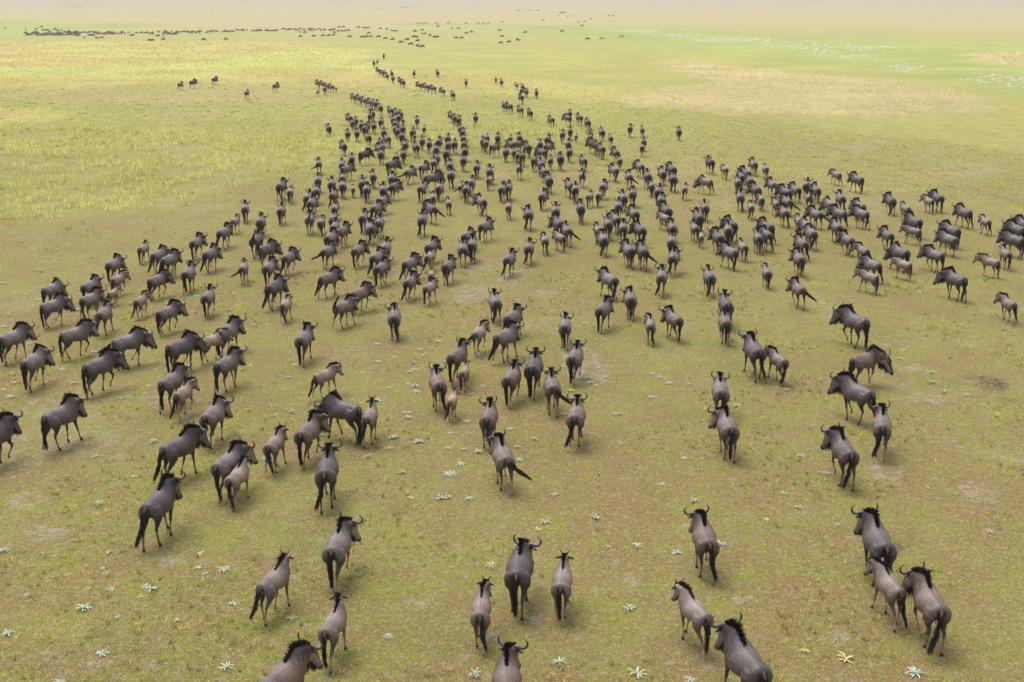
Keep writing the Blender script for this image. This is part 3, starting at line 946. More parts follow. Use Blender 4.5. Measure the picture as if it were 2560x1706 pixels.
# ---------------------------------------------------------------- where the animals stand, read off the photograph
# one entry: torso centre, bearing from straight away (+ turned right); or tail root > withers.   kinds: a adult, d dark bull,
# b brown adult, s young, t tan young, c calf.   flags: L/R tail swung, U/V tail raised, g head lowered, w pale crest, n head turned
TILES = [
 (400, 120, 4.9, "250,450,55 403,425,65d 672,388,60d 1065,550,35 1418,470,55 1935,430,-30 1995,440,-50 2045,465,-50s 2100,478,-50 "
  "2155,500,-10c 1935,542,40c 2020,505,10 2068,985,-15 1945,1420,5bL"),
 (840, 120, 7.84, "935,160,0 740,300,-20 815,270,25s 820,440,-40 910,485,-35 965,490,-35 1000,540,-30 1090,500,-15 1115,600,-15 "
  "1255,640,-25 1315,675,-30 1530,495,0 1992,490,-20 1630,730,-55 1765,760,-55 1905,790,-60 2090,840,-45 2285,915,-35 345,960,-45 "
  "455,990,-40 550,1035,-50 670,1070,-45 745,1080,-40 790,1100,30 865,1175,-30 1055,1225,-45g 1185,1280,-35 1265,1290,-20 "
  "1245,1370,0 1300,1425,0c 1115,1420,-10 685,1210,-20 715,1290,-20 670,1345,10 265,1380,-30 325,1475,0 385,1430,-10 885,1450,20 "
  "1590,1420,0"),
 (840, 280, 7.84, "500,265,10 565,330,20 615,290,30 750,275,15 230,430,0 410,420,0 625,510,-30 935,410,0 1000,530,-35 1155,240,0 "
  "1160,330,0L 1210,385,10 1315,330,5 1290,490,0 1510,400,25 1550,480,10c 1730,330,5t 850,610,20 850,720,-30 905,700,15 "
  "885,830,10w 145,670,-25 560,830,70d 310,920,5 115,1040,0 215,1130,65 130,1300,10b 130,1450,0 335,1520,0c 515,1410,5d "
  "600,1525,5 730,1270,0b 1360,660,5 1320,830,-5 1195,900,0s 1100,1040,65d 1560,700,-30L 1690,580,0 1825,630,0 2020,600,10 "
  "1960,740,0 2195,530,15 2210,660,15 2165,830,5d 1920,1010,0b 1975,920,10 1720,1090,45 2240,1050,10R 2255,1250,5d 1450,1190,45Lw "
  "1900,1310,80d 1095,1320,5 1150,1470,40dL 1690,1510,30g 2040,1500,25 930,1530,10"),
 (1100, 150, 7.84, "510,440,-5 1095,385,-5t 1200,430,-25 1500,500,-40t 1615,530,-30 1610,600,40 1700,630,5 1890,640,-10 1590,735,-35d "
  "1240,890,-20s 1345,920,-60d 1565,980,-50 1755,1035,-35d 2170,1170,-50g 225,1090,-30 285,1150,-15 375,1185,15 700,1140,0 "
  "400,1350,-10 450,1430,20"),
 (1120, 280, 7.84, "300,530,0 315,640,10R 335,780,0L 300,960,0 135,630,15 685,580,0 775,510,0s 740,630,0b 975,510,0 915,700,60b "
  "1225,530,10s 1400,510,-5 1240,640,-45 1380,630,60b 1130,790,-5 1560,700,-30d 1300,800,0s 1375,860,15s 1465,870,15 1400,1110,0V "
  "1810,640,0 1960,540,25 1965,690,45 1835,785,-70 1700,960,20 1820,1040,-20d 2010,960,0s 2205,930,-5d 2250,440,15 2010,150,-55g "
  "1890,1170,-25 1980,1350,-15d 565,1090,10 815,1180,-10d 820,1340,30t 465,1400,15 260,1470,15tL 365,1530,10 1190,1490,15 "
  "1070,1520,20b"),
 (1400, 280, 7.84, "190,30,-10 150,120,-55g 370,120,-45 535,210,-35d 200,380,-5 55,450,10 320,490,5c 165,640,0 190,790,5 600,440,5b "
  "590,510,-20 640,630,-50d 720,660,-40d 810,730,-35 815,400,-30 990,510,-25s 445,960,-40 440,1260,0U 1090,810,-35 1175,960,-5s "
  "1055,1150,-45 1375,330,0 1610,360,-15s 1645,590,0 1610,710,0s 1560,1080,-45 1360,1280,-10R 1720,1270,-20d 1800,1460,-5s "
  "2010,1210,-25 2190,1130,-40d 2220,1320,-10d 2330,390,-15 185,1450,-35 300,1530,0 850,1470,10"),
 (560, 400, 7.84, "1845,410,5 1130,530,35d 1300,640,20s 2115,480,15 2150,700,25b 1810,620,0 1660,760,30 1720,850,30w 1130,1000,25b "
  "410,960,5 220,1210,35tw 720,1220,15w 1680,1170,20U 1920,1230,25s 2180,960,15s 2140,1180,15 2180,1320,25 2090,1530,35"),
 (840, 440, 7.84, "1910,440,5s 2210,540,0t 1860,650,-40dR 1690,880,5d 790,650,40 920,490,35w 540,830,20 860,930,15 660,1040,-20nw "
  "130,1100,45b 980,1410,20 440,1470,35b 1870,1390,30"),
 (1120, 440, 7.84, "650,510,-40 1190,620,5s 1580,760,0d 1860,410,20 2110,690,-5 740,990,50w 390,1180,35b 480,1370,5 290,1450,0bR "
  "2160,950,-30d 2330,1080,-25R 1900,1270,-5s 2190,1220,-45t 1590,1420,5b"),
 (1400, 440, 7.84, "600,410,30t 760,390,20s 410,640,-5d 1240,440,-20 1150,600,0 1430,360,5 1940,320,20 1980,490,5 2080,680,-35d "
  "2040,830,-60t 2200,1020,-15 1450,740,-30 1080,860,-35 940,960,-15 1235,1020,-5 740,1080,-5s 850,1250,-15 1560,1060,-35d "
  "2190,1300,0 1340,1470,-25 1620,1490,-15dR"),
 (1680, 380, 7.84, "740,210,-40dR 1030,350,-40s 1600,250,-30 1830,330,-30s 650,590,-75g 255,740,0t 1440,420,-50d 1350,500,-20 "
  "1290,600,-20 1530,570,-20 1640,740,-40d 1960,650,-40 1340,900,-10 1750,930,-20s 1550,1100,-10t 2040,1030,-25s 2220,800,-60d "
  "2250,990,-40R 2200,1200,-30b 640,1100,-20b 510,1300,-30d 440,1510,-25s 1150,1450,-40d 1100,1530,-10 1850,1470,-55d"),
 (1960, 400, 7.84, "1020,300,-65s 1430,400,-65d 450,500,10 630,600,-30 220,590,-50 500,760,0bU 1110,770,-30 2090,800,-35d 900,880,-65g "
  "620,1070,-55R 1070,1060,-70 1480,920,-50 1510,1070,-70 290,1200,-20s 440,1300,-50g 530,1450,-35 1030,1330,-35 2030,1480,-40"),
 (2240, 440, 7.353, "600,480,-55t 760,410,-50d 170,610,-50s 1250,680,-65d 1640,850,-50s 330,850,-60d 300,1020,-80s 1010,1020,-70d "
  "960,1180,-70L 2160,1190,-75d 2210,1000,-70d 2345,900,-60d 2010,1450,-40s"),
 (0, 560, 5.873, "1670,600,40w 2110,370,40s 770,970,50g 780,1220,60 1330,920,45w 1330,1110,50b 1740,830,45t 1660,1030,45c 1530,1330,30bw "
  "2070,1140,35t"),
 (380, 520, 5.873, "650,520,35 1060,370,45 1540,480,35dU 1690,620,55dU 100,700,45w 260,780,50 860,690,40 1350,890,20sL 1720,890,25b "
  "2010,730,35 80,1070,50b 540,970,25 830,1310,25b 1800,1180,35d 1960,1430,25t 230,1540,50"),
 (760, 560, 5.873, "350,400,35L 1070,500,30 1140,650,35 1560,580,40 1850,490,30tl 1560,850,25bl 1870,760,10c 1850,950,35t 2120,620,25 "
  "370,810,55b 830,1020,45b 590,1230,50bUw 1330,1380,5r"),
 (1140, 580, 5.873, "790,400,25 570,1030,-15l 840,1260,35w 1600,1380,0 2170,1150,25"),
 (1500, 560, 5.873, "130,830,-40 910,780,5l 1600,790,-20 1080,500,5l 1490,200,-5c 1730,200,-30d 1900,420,-50 2090,340,-35s 450,1100,-5b "
  "1080,1400,-35w 740,1490,-5s 1840,1200,-20d 1830,1450,-15b"),
 (1860, 540, 6.533, "360,320,-40 230,360,-25b 940,460,-40b 900,700,-25 1690,390,-45b 1940,580,-45s 2090,800,-55 2040,1010,-65s "
  "370,930,-20s 890,1200,-30bR"),
 (2180, 580, 6.192, "430,330,-55dg 480,520,-65t 970,360,-65 1290,750,-55d 1820,480,-75t 2110,1130,-40s"),
 (0, 800, 2.941, "10,130>130,30a 455,105>600,10a 845,170>990,65aLw 630,345>770,220d 185,325>270,200aw 1240,200>1370,75d "
  "1490,150>1600,75tw 1610,75>1700,0a 1600,325>1700,220a 1195,470>1290,330a 1300,545>1370,450t 340,730>490,570dw -160,850>10,710d "
  "1510,700>1590,580a 1200,930>1370,800dl 1595,1070>1720,930aw 1680,1150>1770,1030t 1080,1380>1200,1190dl 1975,925>2040,810tw "
  "2215,850>2290,690bw"),
 (700, 800, 4.706, "235,220>300,60a 415,640>590,520tlw 910,1050>640,870dg 1020,1130>1080,990s 1880,750>1830,560br 2020,420>2130,280b "
  "2140,640>2185,500c 2000,960>2040,830cl"),
 (1040, 780, 4.706, "1080,730>1160,630b 1360,640>1410,480d 1620,870>1590,700bR 1840,500>1900,390b 830,1220>880,1060b 1870,1220>1900,1040bwl "
  "960,280>1110,150awl 700,240>770,140tL"),
 (1500, 780, 4.706, "1880,440>1790,300d 2180,560>2060,430s 1440,900>1410,770a 1550,1340>1480,1170a"),
 (1960, 740, 4.706, "960,310>780,150d 830,720>1030,640bn 1020,1160>790,930d 1170,1510>1165,1340al"),
 (700, 1040, 3.677, "410,510>440,310dl 2085,370>2030,210aR"),
 (1700, 1000, 3.677, "1580,480>1480,290d"),
 (0, 1200, 2.941, "1920,760>2060,600s 1950,1500>2150,1260b"),
 (800, 1200, 2.941, "85,510>150,300aw 40,1080>130,920s 1175,1000>1190,770t 1445,660>1480,480dw 1770,760>1790,590s 1380,1500>1370,1290bw"),
 (1600, 1200, 2.941, "510,440>465,270b 490,1010>360,800s 890,1440>730,1090d 1810,500>1730,270d 1915,810>1800,630sr 2210,970>2110,710bl"),
]
SCALE = {'a': 1.0, 'd': 1.06, 'b': .98, 's': .87, 't': .84, 'c': .66}
import re
herd = []
for X0, Y0, S, txt in TILES:
    for e in txt.split():
        m_ = re.match(r"(-?\d+),(-?\d+)(?:>(-?\d+),(-?\d+)|,(-?\d+))([a-z]?)([A-Zgwnlr]*)$", e)
        if not m_: raise ValueError(e)
        x, y = float(m_[1]) / S + X0, float(m_[2]) / S + Y0
        k, fl = m_[6], m_[7]
        if k in 'gwnlr' and k: fl, k = k + fl, ''
        k = k or 'a'
        s = SCALE[k]
        if m_[3]:
            s *= 1.07
            x2, y2 = float(m_[3]) / S + X0, float(m_[4]) / S + Y0
            r0 = ground(x, y, 1.12 * s); r1 = ground(x2, y2, 1.46 * s)
            az = math.atan2(r0[0] + r1[0], r0[1] + r1[1])
            lat = (r1[0] - r0[0]) * math.cos(az) - (r1[1] - r0[1]) * math.sin(az)
            hd = az + math.asin(max(-.96, min(.96, lat / (0.92 * s))))
            gxx, gyy = (r0[0] + r1[0]) / 2 + math.sin(hd) * .14 * s, (r0[1] + r1[1]) / 2 + math.cos(hd) * .14 * s
            u, v = (x + x2) / 2, (y + y2) / 2
            rel = math.degrees(hd - math.atan2(gxx, gyy))
        else:
            gxx, gyy = ground(x, y, .95 * s)
            u, v, rel = x, y, float(m_[5])
            ra = abs(rel)
            r_far = float(np.interp(ra, [0, 20, 30, 40, 50, 60, 65, 70, 75, 80, 85], [0, 9, 15, 21, 28, 35, 37, 41, 50, 60, 70]))
            r_near = float(np.interp(ra, [0, 20, 30, 40, 50, 60, 65, 70, 80, 85], [0, 13, 21, 30, 40, 50, 54, 60, 72, 78]))
            wgt = min(1, max(0, (58 - math.hypot(*ground(x, y)) / FAR) / 14))
            rel = math.copysign(r_far * (1 - wgt) + r_near * wgt, rel)
            hd = math.atan2(gxx, gyy) + math.radians(rel)
        herd.append(dict(u=u, v=v, x=gxx, y=gyy, hd=hd, rel=rel, k=k, fl=fl, s=s, d=math.hypot(gxx, gyy) / FAR))
# one animal was read twice where the tiles overlap
herd.sort(key=lambda e: e['d'])
uniq = []
for e in herd:
    if all(math.hypot(e['u'] - o['u'], e['v'] - o['v']) > max(4.2, 260 / e['d'] ) for o in uniq): uniq.append(e)
herd = uniq
near, rest = herd[:300], herd[300:]
for it in range(12):
    for i, a in enumerate(herd):
        for b_ in herd[i + 1:]:
            dx, dy = b_['x'] - a['x'], b_['y'] - a['y']
            if abs(dx) > 1.2 or abs(dy) > 1.2: continue
            dd = math.hypot(dx, dy)
            lim = .80 if min(a['s'], b_['s']) > .8 else .66
            if dd < lim:
                k = (lim - dd) / 2 / max(dd, .05)
                a['x'] -= dx * k * .5; b_['x'] += dx * k * .5; a['y'] -= dy * k; b_['y'] += dy * k

AGE = {'a': 'adult', 'd': 'adult', 'b': 'adult', 's': 'young', 't': 'young', 'c': 'calf'}


def facing(rel):
    r = abs(rel); side = "right" if rel > 0 else "left"
    if r < 7: return "seen from behind"
    if r < 19: return "walking slightly " + side
    if r < 45: return "angling away " + side
    return "side on facing " + side


def region(u, v):
    rows = [(1330, "nearest rank"), (1090, "near foreground"), (940, "foreground"), (830, "open middle rank"),
            (740, "middle rank"), (660, "midfield rank"), (590, "dense herd"), (530, "packed herd"),
            (480, "farther herd"), (430, "far herd"), (0, "farthest herd")]
    r = next(t for lim, t in rows if v >= lim)
    cols = ["far left", "left", "left of centre", "centre", "right of centre", "right", "far right"]
    return r, cols[min(6, max(0, int(u / 2560 * 7)))]


ORD = ["leftmost", "second", "third", "fourth", "fifth", "sixth", "seventh", "eighth", "ninth", "tenth", "eleventh", "twelfth", "thirteenth",
       "fourteenth", "fifteenth", "sixteenth"]


def number_off(items, key, text):
    """same wording in the same place: count them off from the left, nearest row first"""
    by = {}
    for e in items: by.setdefault(key(e), []).append(e)
    for k, es in by.items():
        es.sort(key=lambda e: e['u'])
        for i, e in enumerate(es):
            pre = ""
            if len(es) > 1:
                pre = "leftmost " if i == 0 else ("rightmost " if i == len(es) - 1 else ORD[i] + " from left ")
            e['label'] = text(e, pre)


ADJ = {'a': "grey", 'd': "dark maned", 'b': "brownish", 's': "young grey", 't': "tan young", 'c': "small tan calf"}


def words_for(e):
    x = ADJ[e['k']] + " wildebeest " + facing(e['rel'])
    f = e['fl']
    if 'U' in f or 'V' in f: x += ", tail raised"
    elif 'L' in f: x += ", tail swung left"
    elif 'R' in f: x += ", tail swung right"
    elif 'g' in f: x += ", head lowered"
    elif 'w' in f: x += ", cream crest"
    return x


def place_for(e):
    r, c = region(e['u'], e['v'])
    return c + " of " + r


number_off(near, lambda e: (words_for(e), place_for(e)), lambda e, pre: (pre + words_for(e) + ", " + place_for(e)))


def copy_part(o, parent):
    c_ = o.copy(); C.objects.link(c_); c_.parent = parent
    return c_


def instance(name, parts, loc, rot, s, tint, first):
    root = bpy.data.objects.new(name, None); C.objects.link(root)
    root.empty_display_size = .3
    root.location = loc; root.rotation_euler = (0, 0, rot); root.scale = (s, s, s)
    for pn, me_ in parts:
        o = bpy.data.objects.new(pn, me_); C.objects.link(o); o.parent = root
        o.color = (*tint, 1)
    return root


rs = random.Random(99)


def tint_for(e):
    v = rs.uniform(.86, 1.12)
    far = .80 if e['d'] > 45 else .84
    wm = rs.uniform(0, .12)
    t = {'a': (1 + wm, .98, .99 - wm), 'd': (.62, .56, .58), 'b': (1.12, .92, .80), 's': (1.04, .98, .93), 't': (1.32, 1.16, 1.02), 'c': (1.25, 1.12, 1.02)}[e['k']]
    return tuple(min(1.6, q * v * far) for q in t)


def variant_for(e, i):
    a = AGE[e['k']]
    V_ = VAR[a]
    if a == 'adult':
        if 'n' in e['fl']: return V_[6]
        if 'g' in e['fl']: return V_[5]
        if 'w' in e['fl']: return V_[rs.choice((3, 8, 3, 1))]
        if e['rel'] > 14: return V_[rs.choice((1, 0, 4, 8, 9))]
        if e['rel'] < -14: return V_[rs.choice((2, 0, 7, 9))]
        return V_[rs.choice((0, 4, 1, 2, 9, 7, 8))]
    if a == 'young':
        if 'w' in e['fl']: return V_[rs.choice((0, 2))]
        return V_[rs.choice((0, 1, 2, 3))]
    return V_[i % 2]


def tail_for(e):
    f = e['fl']
    if 'l' in f: k = 'hangl'
    elif 'r' in f: k = 'hangr'
    elif 'L' in f: k = 'left'
    elif 'R' in f: k = 'right'
    elif 'U' in f: k = 'upr' if e['rel'] < 60 else 'upl'
    elif 'V' in f: k = 'upr'
    else: k = rs.choice(('hang', 'hang', 'hangl', 'hangr'))
    return TAIL[(k, AGE[e['k']])]


for i, e in enumerate(near):
    V_ = variant_for(e, i)
    parts = [('body', V_['body']), ('mane', V_['mane']), ('tail', tail_for(e)), ('beard', V_['beard'])] + [('ear', q) for q in V_['ear']]
    parts += [('horn', q) for q in V_.get('horn', [])]
    s = e['s'] * rs.uniform(.97, 1.03)
    r = instance("wildebeest", parts, (e['x'], e['y'], float(gz(e['x'], e['y'])[0]) - .01), math.pi / 2 - e['hd'], s, tint_for(e), i == 0)
    r.scale = (s * .91, s * rs.uniform(1.02, 1.12), s * 1.03)
    tag(r, e['label'], "wildebeest calf" if e['k'] == 'c' else "wildebeest", "wildebeest of the migrating herd")


# ---------------------------------------------------------------- the rest of the herd, small with distance
def arrays(me_):
    n = len(me_.vertices)
    v = np.empty(n * 3, np.float32); me_.vertices.foreach_get("co", v)
    c_ = np.empty(n * 4, np.float32); me_.color_attributes["coat"].data.foreach_get("color", c_)
    me_.calc_loop_triangles()
    t = np.empty(len(me_.loop_triangles) * 3, np.int32); me_.loop_triangles.foreach_get("vertices", t)
    return v.reshape(-1, 3), t.reshape(-1, 3), c_.reshape(-1, 4)[:, :3]


def light_model(age, gait, yaw, low, voxel, hairs, horn=True):
    pieces, fr, tor, nk = anatomy(age, gait, yaw, low)
    v, fq, ft = fuse(*joinp(pieces), voxel, 1)
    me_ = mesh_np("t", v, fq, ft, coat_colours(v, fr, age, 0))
    src = [arrays(me_)]; bpy.data.meshes.remove(me_)
    r2 = random.Random(5)
    for q, keepn in ((make_mane(r2, fr, tor, nk, age), hairs), (make_beard(r2, fr, age), hairs), (make_tail(r2, 'hang', age), hairs)):
        src.append(arrays(q)); bpy.data.meshes.remove(q)
    if horn and age != 'calf':
        for s_ in (1, -1):
            q = make_horn(fr, s_, age); src.append(arrays(q)); bpy.data.meshes.remove(q)
    V_, T_, C_ = [], [], []; o = 0
    for j, (v, t, c_) in enumerate(src):
        if 0 < j < 4 and hairs < 1:
            keep_ = t[: int(len(t) // 3 * 3)].reshape(-1, 3)
            sel = np.random.default_rng(3).random(len(t)) < hairs
            t = t[sel]
        V_.append(v); T_.append(t + o); C_.append(c_); o += len(v)
    return np.vstack(V_), np.vstack(T_), np.vstack(C_)


def merged(name, placed, mat):
    """placed: (model, x, y, heading, scale, tint)"""
    V_, T_, C_ = [], [], []; o = 0
    for (v, t, c_), x, y, hd, s, tint in placed:
        a_ = math.pi / 2 - hd
        ca, sa = math.cos(a_), math.sin(a_)
        v = v * np.array([.92, 1.08, 1.02]); w = np.stack([v[:, 0] * ca - v[:, 1] * sa, v[:, 0] * sa + v[:, 1] * ca, v[:, 2]], 1) * s + np.array([x, y, 0])
        V_.append(w); T_.append(t + o); C_.append(np.clip(c_ * np.array(tint), 0, 1)); o += len(v)
    me_ = mesh_np(name, np.vstack(V_), None, np.vstack(T_), np.vstack(C_), smooth=True)
    return link(name, me_, None, mat)


M_FARCOAT = coat_material("distant_coat", .6, .3, 0, tinted=False, mottled=.1)
LM = [light_model('adult', 0, 0, 0, .036, .45), light_model('adult', 1, -18, .1, .036, .45), light_model('adult', 3, 16, .1, .036, .45),
      light_model('young', 1, 0, 0, .036, .45)]
LF = [light_model('adult', 0, 0, .2, .08, .12, False), light_model('adult', 1, 0, .9, .08, .12, False)]
placed = []
for e in rest:
    mdl = LM[3] if e['s'] < .9 else rs.choice(LM[:3])
    placed.append((mdl, e['x'], e['y'], e['hd'], e['s'] * rs.uniform(.96, 1.04), tint_for(e)))
FAR_PTS = ("130,85 190,82 232,83 268,78 382,90 312,22 342,22 445,25 488,27 515,27 603,32 652,36 692,46 714,50 520,65 470,92 500,92 533,88 "
           "584,90 602,90 637,103 688,110 755,130 795,112 820,143 872,155 898,163 850,52 1022,17 902,42 906,68 926,68 960,83 988,93 "
           "1008,92 845,92 870,92 870,118 1120,32 1163,32 1220,65 1262,57 1147,97 1186,98 1458,46 1475,88 1468,132 1525,127 1643,60 "
           "1597,115 1908,52 2096,107 8,42 25,35 25,58 55,40 60,60 92,35 102,45 116,35 138,42 170,35 178,45 200,42 242,44 258,42 "
           "275,38 280,60 300,50 327,50 352,47 372,47 28,88")
far = []
for p in FAR_PTS.split():
    x, y = map(float, p.split(","))
    far.append((740 + x / 2.87, 60 + y / 2.87))
for p in "50,78 252,92 350,92 400,70 828,172 955,175 993,170 1290,152 1460,195 1487,195 1597,190 1992,190 2220,187".split():
    x, y = map(float, p.split(",")); far.append((x / 3.92, 50 + y / 3.92))


def row(x0, x1, y0, y1, n, jit=5):
    n = max(2, int(n * .62)); jit *= 1.5
    for i in range(n):
        f = (i + rs.uniform(-.45, .45)) / max(n - 1, 1)
        far.append(((x0 + (x1 - x0) * f) / 3.92, 50 + (y0 + (y1 - y0) * f + rs.uniform(-jit, jit)) / 3.92))


row(245, 590, 142, 142, 24); row(250, 590, 128, 130, 20, 8); row(420, 590, 100, 100, 11); row(600, 770, 128, 122, 12); row(600, 770, 145, 145, 9)
row(640, 850, 112, 122, 13); row(680, 760, 142, 142, 6); row(862, 905, 148, 150, 4); row(880, 1140, 122, 128, 18); row(950, 1100, 138, 140, 10)
row(1170, 1260, 126, 130, 8); row(1270, 1410, 120, 126, 8); row(1440, 1490, 124, 126, 5); row(1510, 1590, 120, 124, 6); row(1540, 1590, 148, 152, 4)
row(1600, 1720, 118, 120, 9); row(1640, 1720, 138, 138, 7); row(1730, 1860, 112, 116, 9); row(1870, 1980, 112, 112, 8); row(1880, 1980, 130, 128, 6)
row(2010, 2060, 114, 116, 4); row(2080, 2160, 108, 110, 6); row(2190, 2330, 112, 102, 11); row(2360, 2560, 104, 100, 12); row(2560, 2700, 96, 100, 8)
row(2600, 2720, 108, 106, 6); row(2720, 2900, 96, 98, 9, 9)
placed2 = []
for u, v in far:
    x, y = ground(u, v, .9)
    hd = rs.choice((70, -75, 60, 100, 80, -20, 30)) * math.pi / 180
    k = rs.uniform(.75, 1.3)
    placed2.append((rs.choice(LF), x, y, hd, rs.uniform(.88, 1.05), (k, k, k * 1.05)))
# specks on the last bright miles of the plain
for u0, u1, v0, n in ((10, 60, 3, 7), (105, 190, 3.4, 8), (140, 290, 15.5, 16), (145, 240, 20, 12), (300, 345, 15, 6), (430, 480, 14, 8), (520, 620, 8, 18),
                      (620, 740, 9, 12), (800, 900, 10, 14), (930, 1040, 11, 16), (1000, 1050, 19, 12), (1080, 1200, 12, 12), (940, 960, 22, 3),
                      (1285, 1350, 26, 14), (1380, 1420, 32, 8), (1518, 1535, 40, 4), (1145, 1230, 21, 6), (525, 530, 28, 1)):
    for i in range(n):
        u = u0 + (u1 - u0) * rs.random(); v = v0 + rs.uniform(-.8, .8)
        x, y = ground(u, v, .9)
        placed2.append((LF[0], x, y, rs.uniform(0, 6.28), 1.0, (.8, .8, .8)))
placed += placed2
o = merged("distant_wildebeest", placed, M_FARCOAT)
tag(o, "many small wildebeest strung out across the far plain beyond the nearer herd", "wildebeest herd", kind="stuff")

# ---------------------------------------------------------------- zebras on the lush strip
def zebra_parts(gait, head_down):
    pieces, fr, tor, nk = anatomy('young', gait, 0, 0)
    V = Vector
    Yx, Zx = V((0, 1, 0)), V((0, 0, 1))
    tor = [(-.78, 1.05, .06, .07, 0), (-.72, 1.04, .18, .17, 0), (-.55, 1.02, .24, .25, .05), (-.2, .98, .26, .27, .05), (.2, .99, .25, .28, .05),
           (.45, 1.03, .21, .27, .1), (.62, 1.06, .13, .2, .1)]
    P = [loft([(V((x, 0, z)), Yx, Zx, a, b_, k) for x, z, a, b_, k in tor], 16)]
    poll = V((.95, 0, 1.50)) if not head_down else V((1.1, 0, .62))
    base = V((.5, 0, 1.1))
    t = (poll - base).normalized(); up = (Zx - t * t.z).normalized()
    P.append(loft([(base.lerp(poll, f), Yx, up, a, b_, .1) for f, a, b_ in ((-.1, .14, .22), (.4, .1, .16), (1, .075, .11))], 12))
    fd = V((.75, 0, -.66)).normalized() if not head_down else V((.5, 0, -.86)).normalized()
    fu = V((.66, 0, .75)).normalized()
    P.append(loft([(poll + fd * x, Yx, fu, a, b_, 0) for x, a, b_ in ((-.05, .06, .07), (.05, .085, .11), (.25, .06, .08), (.42, .05, .055), (.48, .02, .03))], 12))
    P += pieces[3:]
    v, fq, ft = fuse(*joinp(P), .045, 1)
    body = mesh_np("body", v, fq, ft, coat_colours(v, fr, 'young', 0, 'zebra')); body.materials.append(M_FARCOAT)
    r2 = random.Random(3); roots, dirs, lens, cols = [], [], [], []
    for i in range(80):
        f = i / 79
        roots.append(base.lerp(poll, f) + up * (.20 - .09 * f)); dirs.append(up); lens.append(.12)
        cols.append(K(.03, .03, .03) if int(f * 12) % 2 else K(.6, .58, .55))
    co, q, t_, cc = hair(roots, dirs, lens, .05, cols, r2)
    mane = mesh_np("mane", np.array(co), np.array(q), np.array(t_), np.array(cc)); mane.materials.append(M_HAIR)
    tail = make_tail(r2, 'hang', 'calf', K(.05, .05, .05)); tail.materials.append(M_HAIR)
    return [('body', body), ('mane', mane), ('tail', tail)]


ZP = [zebra_parts(0, False), zebra_parts(4, True)]
zeb = [(1455, 64), (1503.8, 95.5), (1553.6, 90.7)]
zeb += [(1280 + x / 1.838, y / 1.838) for x, y in ((143, 92), (212, 72), (255, 78), (280, 74), (305, 103), (322, 118), (335, 97), (362, 86))]
zeb += [(x / 1.838, y / 1.838) for x, y in ((1920, 107), (1937, 106), (1953, 108), (2007, 107), (2062, 105), (2144, 107), (2198, 107), (2222, 107), (2243, 107), (2308, 101))]
zeb.sort()
for i, (u, v) in enumerate(zeb):
    x, y = ground(u, v, .95)
    pick = rs.choice((0, 0, 1)); hd = rs.choice((75, -80, 60, 100, -60)) * math.pi / 180
    r = instance("zebra", ZP[pick], (x, y, 0), math.pi / 2 - hd, 1.0, (1, 1, 1), i == 0)
    near_g = v > 85
    w = "grazing" if pick else "head up"
    where = ("on the green grass in front of the white blossom" if near_g else
             ("along the far edge of the green strip" if u < 1300 else "on the far bank behind the green strip"))
    grp = [q for q in zeb if (q[1] > 85) == near_g and (near_g or (q[0] < 1300) == (u < 1300))]
    j = grp.index((u, v))
    pos = "leftmost" if j == 0 else ("rightmost" if j == len(grp) - 1 else ORD[j] + " from left")
    tag(r, f"distant zebra, {pos}, {w} {where}", "zebra", "zebras beyond the herd")

# ---------------------------------------------------------------- pale strap leaved rosettes
def rosette(seed, dryc=False, flat=.5):
    r2 = random.Random(seed)
    n = r2.randint(8, 12); co, q, cc = [], [], []
    for i in range(n):
        a_ = 2 * math.pi * (i + r2.uniform(-.3, .3)) / n
        L_ = r2.uniform(.16, .27); w0 = r2.uniform(.026, .040); rise = r2.uniform(.25, 1.1) * flat
        bend = r2.uniform(-.5, .5)
        o = len(co); K_ = 6
        for j in range(K_ + 1):
            f = j / K_
            rr_ = L_ * f
            z = rise * L_ * (1.6 * f - 1.25 * f * f) + .012
            aa = a_ + bend * f
            px, py = math.cos(aa) * rr_, math.sin(aa) * rr_
            w = w0 * (.7 + .8 * f) * (1 - f ** 3) + .002
            sx, sy = -math.sin(aa) * w / 2, math.cos(aa) * w / 2
            co += [(px - sx, py - sy, z + .006), (px, py, z - .002), (px + sx, py + sy, z + .006)]
            c0 = K(.46, .57, .44) if not dryc else K(.78, .66, .30)
            if not dryc and r2.random() < .04: c0 = K(.75, .65, .3)
            c0 = c0 * (.75 + .35 * f)
            cc += [c0] * 3
        for j in range(K_):
            b0 = o + j * 3
            q += [(b0, b0 + 1, b0 + 4, b0 + 3), (b0 + 1, b0 + 2, b0 + 5, b0 + 4)]
    me_ = mesh_np("leaves", np.array(co), np.array(q), None, np.array(cc)); me_.materials.append(M_LEAF)
    return me_


